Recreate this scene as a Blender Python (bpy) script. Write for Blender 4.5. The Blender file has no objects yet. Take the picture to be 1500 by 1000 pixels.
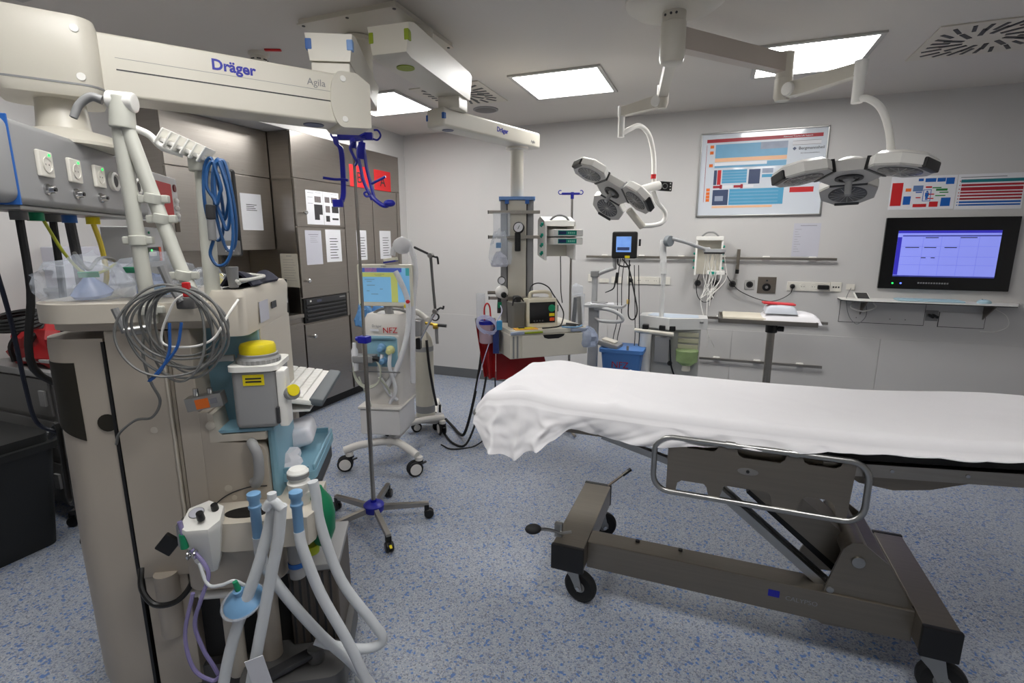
import bpy, bmesh, math, random
from mathutils import Matrix, Vector, Euler
random.seed(7)
PI = math.pi
sc = bpy.context.scene
COL = sc.collection
# ---------------------------------------------------------------- camera, world, exposure
cam_d = bpy.data.cameras.new('camera')
cam_d.sensor_width = 36.0
cam_d.lens = 18.0
cam_d.clip_start = 0.02
cam = bpy.data.objects.new('camera', cam_d)
COL.objects.link(cam)
cam.location = (0, 0, 1.6)
cam.rotation_euler = (math.radians(90 - 11.16), 0, math.radians(21.4))
sc.camera = cam
world = bpy.data.worlds.new('world')
sc.world = world
world.use_nodes = True
world.node_tree.nodes['Background'].inputs[0].default_value = (0.02, 0.02, 0.022, 1)
world.node_tree.nodes['Background'].inputs[1].default_value = 1.0
sc.view_settings.view_transform = 'Standard'
sc.view_settings.look = 'None'
sc.view_settings.gamma = 1.0
sc.view_settings.use_curve_mapping = False
sc.view_settings.exposure = 0.15
PANEL_POWER = 18.0          # emission of the ceiling panels in the row over the room
NEAR_PANEL_POWER = 17.0     # unseen row over the photographer, set as fill light

# ---------------------------------------------------------------- materials
def lin(c):
    r = []
    for v in c[:3]:
        v = v / 255.0
        r.append(v / 12.92 if v <= 0.04045 else ((v + 0.055) / 1.055) ** 2.4)
    return (r[0], r[1], r[2], 1.0)
MATS = {}
def mat(name, col, rough=0.45, metal=0.0, var=0.06, vscale=6.0, alpha=1.0, emit=0.0, bump=0.0, bscale=200.0, trans=0.0, spec=0.5, stretch=None, coat=0.0):
    """principled material with a procedural tone variation"""
    if name in MATS:
        return MATS[name]
    m = bpy.data.materials.new(name)
    m.use_nodes = True
    nt = m.node_tree
    b = nt.nodes['Principled BSDF']
    tc = nt.nodes.new('ShaderNodeTexCoord')
    mp = nt.nodes.new('ShaderNodeMapping')
    nt.links.new(tc.outputs['Object'], mp.inputs['Vector'])
    if stretch:
        mp.inputs['Scale'].default_value = stretch
    nz = nt.nodes.new('ShaderNodeTexNoise')
    nz.inputs['Scale'].default_value = vscale
    nz.inputs['Detail'].default_value = 3.0
    nt.links.new(mp.outputs['Vector'], nz.inputs['Vector'])
    mx = nt.nodes.new('ShaderNodeMix')
    mx.data_type = 'RGBA'
    c = lin(col)
    mx.inputs[6].default_value = (c[0] * (1 - var), c[1] * (1 - var), c[2] * (1 - var), 1)
    mx.inputs[7].default_value = (min(1, c[0] * (1 + var)), min(1, c[1] * (1 + var)), min(1, c[2] * (1 + var)), 1)
    nt.links.new(nz.outputs['Fac'], mx.inputs[0])
    nt.links.new(mx.outputs[2], b.inputs['Base Color'])
    b.inputs['Roughness'].default_value = rough
    b.inputs['Metallic'].default_value = metal
    b.inputs['Alpha'].default_value = alpha
    b.inputs['Specular IOR Level'].default_value = spec
    b.inputs['Transmission Weight'].default_value = trans
    b.inputs['Coat Weight'].default_value = coat
    if emit:
        nt.links.new(mx.outputs[2], b.inputs['Emission Color'])
        b.inputs['Emission Strength'].default_value = emit
    if bump:
        n2 = nt.nodes.new('ShaderNodeTexNoise')
        n2.inputs['Scale'].default_value = bscale
        nt.links.new(mp.outputs['Vector'], n2.inputs['Vector'])
        bp = nt.nodes.new('ShaderNodeBump')
        bp.inputs['Strength'].default_value = bump
        bp.inputs['Distance'].default_value = 0.004
        nt.links.new(n2.outputs['Fac'], bp.inputs['Height'])
        nt.links.new(bp.outputs['Normal'], b.inputs['Normal'])
    MATS[name] = m
    return m

def steel(name, col, rough=0.32, stretch=(1, 1, 60), metal=1.0):
    """brushed stainless steel"""
    m = mat(name, col, rough, metal, var=0.10, vscale=3.0, stretch=stretch)
    nt = m.node_tree
    b = nt.nodes['Principled BSDF']
    nz = nt.nodes.new('ShaderNodeTexNoise')
    nz.inputs['Scale'].default_value = 9.0
    nz.inputs['Detail'].default_value = 6.0
    mp = [n for n in nt.nodes if n.type == 'MAPPING'][0]
    nt.links.new(mp.outputs['Vector'], nz.inputs['Vector'])
    r = nt.nodes.new('ShaderNodeMapRange')
    r.inputs['To Min'].default_value = rough - 0.07
    r.inputs['To Max'].default_value = rough + 0.10
    nt.links.new(nz.outputs['Fac'], r.inputs['Value'])
    nt.links.new(r.outputs['Result'], b.inputs['Roughness'])
    return m

def floor_material():
    m = bpy.data.materials.new('speckled_vinyl')
    m.use_nodes = True
    nt = m.node_tree
    b = nt.nodes['Principled BSDF']
    tc = nt.nodes.new('ShaderNodeTexCoord')
    last = None
    base = nt.nodes.new('ShaderNodeTexNoise')
    base.inputs['Scale'].default_value = 2.0
    nt.links.new(tc.outputs['Object'], base.inputs['Vector'])
    mx = nt.nodes.new('ShaderNodeMix'); mx.data_type = 'RGBA'
    mx.inputs[6].default_value = lin((148, 155, 167))
    mx.inputs[7].default_value = lin((157, 163, 174))
    nt.links.new(base.outputs['Fac'], mx.inputs[0])
    last = mx.outputs[2]
    for scale, lo, col, jitter in ((150, 0.80, (122, 131, 153), 0), (230, 0.84, (176, 178, 182), 3), (95, 0.92, (84, 118, 174), 7), (190, 0.88, (116, 121, 132), 11)):
        v = nt.nodes.new('ShaderNodeTexVoronoi')
        v.inputs['Scale'].default_value = scale
        mp = nt.nodes.new('ShaderNodeMapping')
        mp.inputs['Location'].default_value = (jitter, jitter * 1.7, 0)
        nt.links.new(tc.outputs['Object'], mp.inputs['Vector'])
        nt.links.new(mp.outputs['Vector'], v.inputs['Vector'])
        sp = nt.nodes.new('ShaderNodeSeparateColor')
        nt.links.new(v.outputs['Color'], sp.inputs[0])
        gt = nt.nodes.new('ShaderNodeMath'); gt.operation = 'GREATER_THAN'
        gt.inputs[1].default_value = lo
        nt.links.new(sp.outputs[0], gt.inputs[0])
        k = nt.nodes.new('ShaderNodeMix'); k.data_type = 'RGBA'
        k.inputs[7].default_value = lin(col)
        nt.links.new(gt.outputs[0], k.inputs[0])
        nt.links.new(last, k.inputs[6])
        last = k.outputs[2]
    nt.links.new(last, b.inputs['Base Color'])
    b.inputs['Roughness'].default_value = 0.42
    return m

# ---------------------------------------------------------------- scene graph helpers
FRAME = [Matrix.Identity(4)]     # frame in which coordinates are being written
CUR = [None]                     # thing that new parts go to
WM = {}                          # world matrices of things
def thing(name, label, cat, loc=(0, 0, 0), rz=0.0, group=None, world=False):
    o = bpy.data.objects.new(name, None)
    o.empty_display_size = 0.05
    COL.objects.link(o)
    m = Matrix.Translation(Vector(loc)) @ Matrix.Rotation(math.radians(rz), 4, 'Z')
    o.location = loc
    o.rotation_euler = (0, 0, math.radians(rz))
    WM[o.name] = m
    CUR[0] = o
    FRAME[0] = Matrix.Identity(4) if world else m
    return tag(o, label, cat, group)
def tag(o, label=None, cat=None, group=None, kind=None):
    if label: o['label'] = label
    if cat: o['category'] = cat
    if group: o['group'] = group
    if kind: o['kind'] = kind
    return o
def setting():
    CUR[0] = None
    FRAME[0] = Matrix.Identity(4)
def dup(root, loc, rz=None, label=None):
    r = root.copy(); COL.objects.link(r)
    r.location = loc
    if rz is not None: r.rotation_euler = (0, 0, math.radians(rz))
    if label: r['label'] = label
    for ch in list(root.children):
        c = ch.copy(); COL.objects.link(c); c.parent = r
        for g in list(ch.children):
            d = g.copy(); COL.objects.link(d); d.parent = c
    return r
def V3(p): return Vector((p[0], p[1], p[2]))
def rotm(deg):
    return Euler([math.radians(a) for a in deg]).to_matrix().to_4x4()
def spline(pts, step=6, closed=False):
    """Catmull-Rom through the points"""
    P = [V3(p) for p in pts]
    n = len(P)
    if n < 3: return P
    out = []
    rng = n if closed else n - 1
    for i in range(rng):
        if closed:
            p0, p1, p2, p3 = P[(i - 1) % n], P[i], P[(i + 1) % n], P[(i + 2) % n]
        else:
            p0 = P[i - 1] if i else P[0] * 2 - P[1]
            p1, p2 = P[i], P[i + 1]
            p3 = P[i + 2] if i + 2 < n else P[-1] * 2 - P[-2]
        for k in range(step):
            t = k / step
            out.append(0.5 * ((2 * p1) + (p2 - p0) * t + (2 * p0 - 5 * p1 + 4 * p2 - p3) * t * t + (3 * p1 - p0 - 3 * p2 + p3) * t * t * t))
    if not closed: out.append(P[-1])
    return out
def axes(d):
    d = d.normalized()
    a = Vector((0, 0, 1)) if abs(d.z) < 0.9 else Vector((1, 0, 0))
    x = a.cross(d).normalized()
    return x, d.cross(x).normalized(), d

class B:
    """collects shapes into one mesh"""
    def __init__(s, frame=None):
        s.bm = bmesh.new()
        s.fr = frame
        s.bev = False
    def _bev(s, verts, r, seg=2, ang=20):
        if r <= 0: return
        s.bev = True
        vs = set(verts)
        es = []
        for v in vs:
            for e in v.link_edges:
                if e.verts[0] in vs and e.verts[1] in vs and len(e.link_faces) == 2 and e.calc_face_angle(0) > math.radians(ang):
                    es.append(e)
        es = list(set(es))
        if es:
            bmesh.ops.bevel(s.bm, geom=es, offset=r, segments=seg, profile=0.5, affect='EDGES', clamp_overlap=True)
    def box(s, c, d, r=0.0, rot=None, seg=2):
        m = Matrix.Translation(V3(c))
        if rot is not None: m = m @ (rot if isinstance(rot, Matrix) else rotm(rot))
        m = m @ Matrix.Diagonal((d[0], d[1], d[2], 1))
        v = bmesh.ops.create_cube(s.bm, size=1.0, matrix=m)['verts']
        s._bev(v, r, seg)
        return s
    def bb(s, x0, x1, y0, y1, z0, z1, r=0.0, seg=2):
        return s.box(((x0 + x1) / 2, (y0 + y1) / 2, (z0 + z1) / 2), (abs(x1 - x0), abs(y1 - y0), abs(z1 - z0)), r, None, seg)
    def cyl(s, p0, p1, r, r2=None, n=20, bev=0.0, seg=2):
        p0, p1 = V3(p0), V3(p1)
        x, y, d = axes(p1 - p0)
        L = (p1 - p0).length
        m = Matrix((x, y, d)).transposed().to_4x4()
        m.translation = (p0 + p1) / 2
        v = bmesh.ops.create_cone(s.bm, cap_ends=True, segments=n, radius1=r, radius2=r if r2 is None else r2, depth=L, matrix=m)['verts']
        s._bev(v, bev, seg, 50)
        return s
    def rings(s, rings, cap=True, closed=False):
        """loft through rings of equal point count"""
        R = [[s.bm.verts.new(V3(p)) for p in ring] for ring in rings]
        n = len(R[0])
        m = len(R)
        for i in range(m if closed else m - 1):
            a, b = R[i], R[(i + 1) % m]
            for k in range(n):
                try: s.bm.faces.new((a[k], a[(k + 1) % n], b[(k + 1) % n], b[k]))
                except ValueError: pass
        if cap and not closed:
            try:
                s.bm.faces.new(list(reversed(R[0]))); s.bm.faces.new(R[-1])
            except ValueError: pass
        return [v for r in R for v in r]
    def tube(s, pts, r, n=8, step=6, smooth=True, closed=False, r2=None):
        P = spline(pts, step, closed) if smooth else [V3(p) for p in pts]
        rr = []
        N = len(P)
        x = None
        for i, p in enumerate(P):
            if closed: d = P[(i + 1) % N] - P[i - 1]
            else: d = P[min(i + 1, N - 1)] - P[max(i - 1, 0)]
            if d.length < 1e-9: d = Vector((0, 0, 1))
            d.normalize()
            if x is None: x = axes(d)[0]
            x = (x - d * x.dot(d)).normalized()
            y = d.cross(x)
            q = r if r2 is None else r + (r2 - r) * i / (N - 1)
            rr.append([p + x * (math.cos(2 * PI * k / n) * q) + y * (math.sin(2 * PI * k / n) * q) for k in range(n)])
        s.rings(rr, cap=True, closed=closed)
        return s
    def lathe(s, prof, o=(0, 0, 0), axis=(0, 0, 1), n=24):
        """prof: (radius, height along axis)"""
        o = V3(o); x, y, d = axes(V3(axis))
        s.rings([[o + d * h + (x * math.cos(2 * PI * k / n) + y * math.sin(2 * PI * k / n)) * max(r, 1e-4) for k in range(n)] for r, h in prof])
        return s
    def prism(s, poly, h0, h1, plane='xy', r=0.0, seg=2):
        def p3(a, b, h):
            return {'xy': (a, b, h), 'xz': (a, h, b), 'yz': (h, a, b)}[plane]
        v = s.rings([[p3(a, b, h0) for a, b in poly], [p3(a, b, h1) for a, b in poly]])
        s._bev(v, r, seg)
        return s
    def sph(s, c, r, n=16, rot=None):
        if not hasattr(r, '__len__'): r = (r, r, r)
        m = Matrix.Translation(V3(c))
        if rot is not None: m = m @ rotm(rot)
        bmesh.ops.create_uvsphere(s.bm, u_segments=n, v_segments=max(6, n // 2), radius=1.0, matrix=m @ Matrix.Diagonal((r[0], r[1], r[2], 1)))
        return s
    def torus(s, c, axis, R, r, n=28, k=8, a0=0, a1=360):
        c = V3(c); x, y, d = axes(V3(axis))
        full = a1 - a0 >= 360
        m = n if full else n + 1
        pts = [c + (x * math.cos(t) + y * math.sin(t)) * R for t in [math.radians(a0 + (a1 - a0) * i / n) for i in range(m)]]
        return s.tube(pts, r, k, 1, False, full)
    def surf(s, f, nu, nv, thick=0.0):
        V = [[s.bm.verts.new(V3(f(i / nu, j / nv))) for j in range(nv + 1)] for i in range(nu + 1)]
        fs = []
        for i in range(nu):
            for j in range(nv):
                fs.append(s.bm.faces.new((V[i][j], V[i + 1][j], V[i + 1][j + 1], V[i][j + 1])))
        if thick:
            bmesh.ops.recalc_face_normals(s.bm, faces=fs)
            bmesh.ops.solidify(s.bm, geom=fs, thickness=thick)
        return s
    def obj(s, name, m, parent='cur', label=None, flat=False, ang=38, rec=True):
        if parent == 'cur': parent = CUR[0]
        bm = s.bm
        if rec: bmesh.ops.recalc_face_normals(bm, faces=bm.faces[:])
        M4 = FRAME[0] @ s.fr if s.fr is not None else FRAME[0]
        if parent is not None:
            pm = WM.get(parent.name)
            if pm is None:
                q = parent
                while q.parent is not None: q = q.parent
                pm = WM[q.name]
            M4 = pm.inverted() @ M4
        bm.transform(M4)
        off = None
        if parent is None:
            xs = [v.co for v in bm.verts]
            lo = [min(v[i] for v in xs) for i in range(3)]; hi = [max(v[i] for v in xs) for i in range(3)]
            off = Vector(((lo[0] + hi[0]) / 2, (lo[1] + hi[1]) / 2, lo[2]))
            bm.transform(Matrix.Translation(-off))
        me = bpy.data.meshes.new(name)
        bm.to_mesh(me); bm.free()
        o = bpy.data.objects.new(name, me)
        COL.objects.link(o)
        if isinstance(m, str): m = MATS[m]
        me.materials.append(m)
        if not flat:
            for p in me.polygons: p.use_smooth = True
            me.set_sharp_from_angle(angle=math.radians(ang))
            if s.bev:
                w = o.modifiers.new('weighted_normals', 'WEIGHTED_NORMAL'); w.keep_sharp = True
        if parent is not None:
            o.parent = parent
        else:
            o.location = off
            WM[o.name] = Matrix.Translation(off)
        if label: o['label'] = label
        return o
def single(b, name, m, label, cat, group=None, **k):
    """a thing that is one mesh, coordinates in the world frame"""
    setting()
    return tag(b.obj(name, m, None, **k), label, cat, group)
def struct(b, name, m, **k):
    setting()
    return tag(b.obj(name, m, None, **k), kind='structure')
def txt(s, size, o, right, up, m, name='lettering', parent='cur', depth=0.0006, align='LEFT', shear=0.0, sx=1.0, label=None, bold=0.0):
    """flat lettering: o = start of the baseline, right / up = directions"""
    cu = bpy.data.curves.new('t', 'FONT')
    cu.body = s; cu.size = size; cu.align_x = align; cu.extrude = depth; cu.shear = shear; cu.resolution_u = 3; cu.offset = bold
    t = bpy.data.objects.new('t', cu)
    COL.objects.link(t)
    dg = bpy.context.evaluated_depsgraph_get()
    me = bpy.data.meshes.new_from_object(t.evaluated_get(dg))
    bpy.data.objects.remove(t); bpy.data.curves.remove(cu)
    r = V3(right).normalized(); u = V3(up); u = (u - r * u.dot(r)).normalized(); n = r.cross(u)
    M4 = Matrix((r * sx, u, n)).transposed().to_4x4(); M4.translation = V3(o) + n * depth
    b = B()
    b.bm.from_mesh(me); bpy.data.meshes.remove(me)
    b.bm.transform(M4)
    return b.obj(name, m, parent, flat=True, rec=False, label=label)
# ================================================================ palette
WALL = mat('wall_paint', (202, 200, 198), 0.55, var=0.02, vscale=1.5)
CEIL = mat('ceiling_paint', (208, 203, 196), 0.7, var=0.02, vscale=1.2)
BASEV = mat('baseboard_vinyl', (96, 98, 100), 0.5, bump=0.1)
WHITE = mat('white_plastic', (238, 236, 230), 0.35, var=0.02)
CREAM = mat('cream_enamel', (207, 202, 189), 0.35, var=0.03)
BEIGE = mat('beige_plastic', (186, 176, 162), 0.45, var=0.03, vscale=3)
GREYP = mat('grey_plastic', (135, 135, 135), 0.45)
MGREY = mat('medium_grey_plastic', (98, 97, 96), 0.5)
DGREY = mat('dark_grey_plastic', (52, 52, 54), 0.5)
BLACK = mat('black_plastic', (17, 17, 18), 0.4)
RUBBER = mat('black_rubber', (24, 24, 25), 0.7)
CHROME = mat('polished_chrome', (200, 200, 200), 0.15, 1.0, var=0.02)
ALU = mat('satin_aluminium', (168, 168, 166), 0.35, 1.0, var=0.03)
STEEL = steel('brushed_steel', (164, 158, 151), 0.30)
STEELH = steel('brushed_steel_long', (165, 160, 152), 0.3, stretch=(1, 40, 40))
STEELD = steel('dark_bronze_enamel', (132, 125, 115), 0.36, stretch=(1, 30, 30), metal=0.85)
PAPER = mat('white_paper', (226, 226, 230), 0.8, var=0.01)
PAPERG = mat('grey_film', (196, 196, 206), 0.6, var=0.01)
INK = mat('black_ink', (38, 38, 42), 0.7)
INKG = mat('grey_ink', (120, 120, 126), 0.7)
RED = mat('red_print', (196, 28, 32), 0.5)
REDF = mat('red_fabric', (150, 12, 18), 0.6, bump=0.2, bscale=60)
BLUEM = mat('deep_blue_plastic', (22, 28, 150), 0.35)
BLUE = mat('mid_blue_plastic', (40, 95, 170), 0.4)
LBLUE = mat('light_blue_plastic', (130, 172, 190), 0.45)
SKYB = mat('sky_blue_fitting', (120, 165, 205), 0.4)
GREEN = mat('green_plastic', (20, 140, 95), 0.45)
TEAL = mat('teal_marking', (20, 150, 130), 0.45)
LIME = mat('lime_marking', (132, 150, 10), 0.45)
YELLOW = mat('yellow_plastic', (226, 206, 12), 0.45)
ORANGE = mat('orange_print', (226, 110, 30), 0.5)
DBLUE = mat('marking_blue', (30, 90, 165), 0.45)
SLATEB = mat('slate_blue_dot', (84, 92, 120), 0.5)
HOSE = mat('translucent_silicone', (226, 229, 231), 0.35, var=0.03, alpha=0.86)
CLEAR = mat('clear_plastic', (215, 222, 232), 0.18, var=0.12, vscale=30, alpha=0.26)
CLOTH = mat('white_linen', (236, 234, 236), 0.85, var=0.02, bump=0.12, bscale=400)
SCREENBLK = mat('black_glass', (10, 10, 11), 0.12, var=0.0)

# ================================================================ room shell
XL, XR, YB, YN, ZC = -4.0, 3.0, 5.3, -1.7, 2.77
floor = struct(B().bb(XL - .1, XR + .1, YN - .1, YB + .1, -0.1, 0), 'floor', floor_material())
ceiling = struct(B().bb(XL - .1, XR + .1, YN - .1, YB + .1, ZC, ZC + 0.1), 'ceiling', CEIL)
wall_back = struct(B().bb(XL - .1, XR + .1, YB, YB + 0.1, 0, ZC), 'wall_back', WALL)
wall_left = struct(B().bb(XL - .1, XL, YN, YB, 0, ZC), 'wall_left', WALL)
wall_right = struct(B().bb(XR, XR + .1, YN, YB, 0, ZC), 'wall_right', WALL)
wall_front = struct(B().bb(XL - .1, XR + .1, YN - .1, YN, 0, ZC), 'wall_front', WALL)
# lower wall panels, slightly proud, with joints
for i, (a, b) in enumerate(((-3.395, -2.2), (-2.195, -1.0), (-.995, .2), (.205, 1.4), (1.405, 2.99))):
    B().bb(a, b, YB - .006, YB + .001, 0.1, 0.752, 0.001).obj('wall_panel', WALL, wall_back)
# soffit over the tall cabinets and the plaster return beside them
trim = struct(B().bb(XL, -3.412, 2.62, YB, 2.515, ZC), 'trim_1', WALL)
struct(B().bb(XL, -3.404, 5.165, YB, 0, 2.515), 'trim_2', WALL)
struct(B().prism([(YB - .012, 0.001), (YB, .001), (YB, .11), (YB - .006, .11)], -3.4, XR, 'yz'), 'baseboard_back', BASEV)
struct(B().bb(XL, XL + .012, YN, 1.95, .001, .11), 'baseboard_left', BASEV)

# ---------------------------------------------------------------- ceiling fittings
EMIT = mat('lit_diffuser', (254, 253, 251), 0.5, var=0.0, emit=PANEL_POWER)
EMITN = mat('lit_diffuser_dimmed', (254, 253, 251), 0.5, var=0.0, emit=NEAR_PANEL_POWER)
FRAMEM = mat('panel_frame', (176, 174, 170), 0.5)
def ceiling_light(x, y, label, em=EMIT):
    t = thing('ceiling_light', label, 'ceiling light', (x, y, ZC), group='recessed ceiling panels')
    h = .31
    for a, b, c, d in ((-h - .03, h + .03, h, h + .03), (-h - .03, h + .03, -h - .03, -h), (-h - .03, -h, -h, h), (h, h + .03, -h, h)):
        B().bb(a, b, c, d, -.014, 0, .003).obj('frame', FRAMEM)
    B().bb(-h, h, -h, h, -.006, -.001).obj('diffuser', em, flat=True)
ceiling_light(-1.155, 4.05, 'lit square ceiling panel in the middle, right of the swirl vent')
ceiling_light(.485, 4.08, 'lit square ceiling panel behind the surgical lamp arms, near the wall posters')
ceiling_light(-2.79, 4.05, 'lit square ceiling panel half hidden behind the pendant arms, above the steel cabinets')
ceiling_light(-1.155, .8, 'unseen square fill panel added over the workstation, out of the picture', EMITN)  # unseen panel added as fill for the camera-facing sides
ceiling_light(.485, .8, 'unseen square fill panel added over the photographer, out of the picture', EMITN)  # second unseen panel, also added for frontal fill light

ceiling_light(-2.95, 1.4, 'square ceiling panel over the left wall trolley, out of the picture', EMITN)

def swirl_vent(x, y, label):
    thing('ceiling_vent', label, 'air vent', (x, y, ZC), group='swirl ceiling vents')
    B().bb(-.30, .30, -.30, .30, -.008, 0, .003).obj('plate', MATS.get('vent_plate') or mat('vent_plate', (205, 199, 186), 0.5))
    for rng, n, r0, r1, w in ((0, 12, .09, .20, .024), (1, 24, .17, .285, .020)):
        for k in range(n):
            a = 2 * PI * (k + .5 * rng) / n + .15
            q = .23 if rng else .148
            cx, cy = q * math.cos(a), q * math.sin(a)
            if rng:
                s = min(.262 / max(abs(math.cos(a)), abs(math.sin(a))), .33)
                cx, cy = (s - .055) * math.cos(a), (s - .055) * math.sin(a)
            L = .10 if rng else .11
            B().box((cx, cy, -.0085), (L, w, .004), 0, (0, 0, math.degrees(a) + 14)).obj('slot', BLACK, flat=True)
swirl_vent(1.38, 4.09, 'large beige swirl vent with dark slots at the upper right of the ceiling')
swirl_vent(-2.04, 4.04, 'swirl vent partly hidden behind the pendant arm in the middle of the ceiling')
thing('ceiling_speaker', 'round flush grey ceiling loudspeaker behind the pendant joint', 'loudspeaker', (-2.04, 4.55, ZC))
B().lathe([(.115, 0), (.115, -.006), (.105, -.010), (.0, -.010)]).obj('rim', GREYP)
B().lathe([(.098, -.010), (.09, -.013), (0, -.014)]).obj('grille', MGREY)
thing('smoke_detector', 'small cream smoke detector on the ceiling beside a red tab', 'smoke detector', (-2.80, 2.72, ZC))
B().lathe([(.062, 0), (.062, -.015), (.056, -.02)]).obj('base', CREAM)
B().lathe([(.05, -.02), (.05, -.045), (.042, -.055), (0, -.057)]).obj('sensor_head', CREAM)
for k in range(8):
    a = k * PI / 4
    B().box((.05 * math.cos(a), .05 * math.sin(a), -.044), (.006, .024, .006), 0, (0, 0, math.degrees(a))).obj('slot', BLACK)
single(B().box((-2.66, 2.70, ZC - .006), (.10, .022, .01), .002, (0, 0, 25)), 'ceiling_tab', RED, 'narrow red marker strip on the ceiling beside the smoke detector', 'marker')
# ================================================================ steel cabinets along the left wall
GAPM = mat('shadow_gap_black', (22, 20, 18), 0.6)
def sheet_of_paper(label, o, right, up, w, h, lines=(), m=PAPER, extra=None, lm=INKG, name='notice_sheet', group='notices taped to the cabinets', cat='paper'):
    """paper lying on a surface: o = lower left corner"""
    o, r, u = V3(o), V3(right).normalized(), V3(up).normalized()
    n = r.cross(u)
    setting()
    thing(name, label, cat, tuple(o), group=group, world=True)
    M4 = Matrix((r, u, n)).transposed().to_4x4(); M4.translation = o
    B(M4).bb(0, w, 0, h, 0, .0012).obj('sheet', m, flat=True)
    if lines:
        b = B(M4)
        for (x0, x1, y, t) in lines:
            b.bb(x0 * w, x1 * w, y * h - t / 2, y * h + t / 2, .0012, .0016)
        b.obj('text_lines', lm, flat=True)
    if extra:
        for nm, mm, (x0, x1, y0, y1) in extra:
            B(M4).bb(x0 * w, x1 * w, y0 * h, y1 * h, .0012, .0017).obj(nm, mm, flat=True)
    return M4
XF = -3.40
RIGHTC = (0, 1, 0); UPC = (0, 0, 1)     # cabinet fronts face +X; reading direction is +Y

t = thing('tall_cabinet', 'tall brushed steel built-in cabinet with refrigerator grille and narrow doors', 'cabinet', (-3.7, 4.36, 0), world=True)
B().bb(-3.99, XF - .022, 3.555, 5.16, .09, 2.51).obj('carcass', STEEL)
B().bb(-3.99, XF - .06, 3.56, 5.155, 0.001, .09).obj('plinth', GAPM)
B().bb(XF - .02, XF, 3.56, 5.155, 2.13, 2.51, .002).obj('fascia', STEEL)
B().bb(XF - .02, XF, 5.10, 5.155, .09, 2.122, .002).obj('frame_stile', STEEL)
def door(y0, y1, z0, z1, knob=None):
    d = B().bb(XF - .02, XF, y0, y1, z0, z1, .002).obj('door', STEEL)
    if knob:
        B().lathe([(.008, 0), (.008, .018), (.019, .024), (.019, .034), (.014, .04), (0, .041)], (XF, knob[0], knob[1]), (1, 0, 0), 16).obj('knob', CHROME, d)
    return d
door(3.565, 4.185, 1.722, 2.122, (3.65, 1.842))
door(3.565, 4.185, 1.095, 1.714, (3.63, 1.245))
door(3.565, 4.165, .10, .852, (3.65, .737))
door(4.193, 4.645, .10, 2.122)
door(4.653, 5.092, .10, 2.122)
B().bb(XF - .02, XF, 4.15, 4.185, .86, 1.088, .002).obj('grille_stile', STEEL)
g = B().bb(XF - .03, XF - .004, 3.575, 4.148, .862, 1.086, .003).obj('ventilation_grille', BLACK)
for k in range(4):
    B().bb(XF - .006, XF + .006, 3.60, 4.13, .885 + k * .036, .903 + k * .036, .005).obj('louver', DGREY, g)
B().bb(XF - .006, XF + .004, 3.60, 4.13, 1.03, 1.078, .003).obj('control_strip', DGREY, g)
B().bb(XF + .004, XF + .005, 3.64, 3.66, 1.05, 1.066).obj('switch', WHITE, g)
B().bb(XF + .004, XF + .005, 3.73, 3.79, 1.043, 1.064).obj('display', mat('dim_display', (70, 74, 96), 0.3), g)
B().bb(XF + .004, XF + .005, 4.04, 4.12, 1.055, 1.066).obj('nameplate', GREYP, g)

t = thing('wall_cabinet', 'brushed steel wall cabinet above the worktop with a long door', 'cabinet', (-3.82, 3.08, 1.52), world=True)
B().bb(-3.99, -3.672, 2.62, 3.55, 1.52, 2.51).obj('carcass', STEEL)
B().bb(-3.672, -3.65, 2.62, 3.548, 2.13, 2.51, .002).obj('fascia', STEEL)
for a, b in ((2.622, 3.082), (3.088, 3.546)):
    d = B().bb(-3.672, -3.65, a, b, 1.522, 2.122, .002).obj('door', STEEL)
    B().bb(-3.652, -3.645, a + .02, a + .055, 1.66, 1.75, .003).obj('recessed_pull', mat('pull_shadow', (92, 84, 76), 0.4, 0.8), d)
t = thing('base_cabinet', 'brushed steel base cabinet under the steel worktop', 'cabinet', (-3.7, 3.05, 0), world=True)
B().bb(-3.99, XF - .022, 2.55, 3.55, .09, .918).obj('carcass', STEEL)
B().bb(-3.99, XF - .06, 2.55, 3.55, .001, .09).obj('plinth', GAPM)
for a, b in ((2.553, 3.04), (3.045, 3.548)):
    d = B().bb(XF - .02, XF, a, b, .10, .875, .002).obj('door', STEEL)
    B().bb(XF - .003, XF + .004, a + .11, a + .19, .62, .76, .004).obj('recessed_pull', MATS['pull_shadow'], d)
    B().bb(XF + .004, XF + .010, a + .13, a + .17, .625, .64, .003).obj('latch', CHROME, d)
single(B().bb(-3.99, XF + .012, 2.54, 3.553, .920, .960, .006), 'worktop', STEELH, 'stainless steel worktop between base cabinet and wall cabinet', 'worktop')
single(B().bb(-3.998, -3.985, 2.54, 3.553, .962, 1.517), 'splashback', STEEL, 'plain brushed steel splashback behind the worktop', 'splashback')

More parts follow.
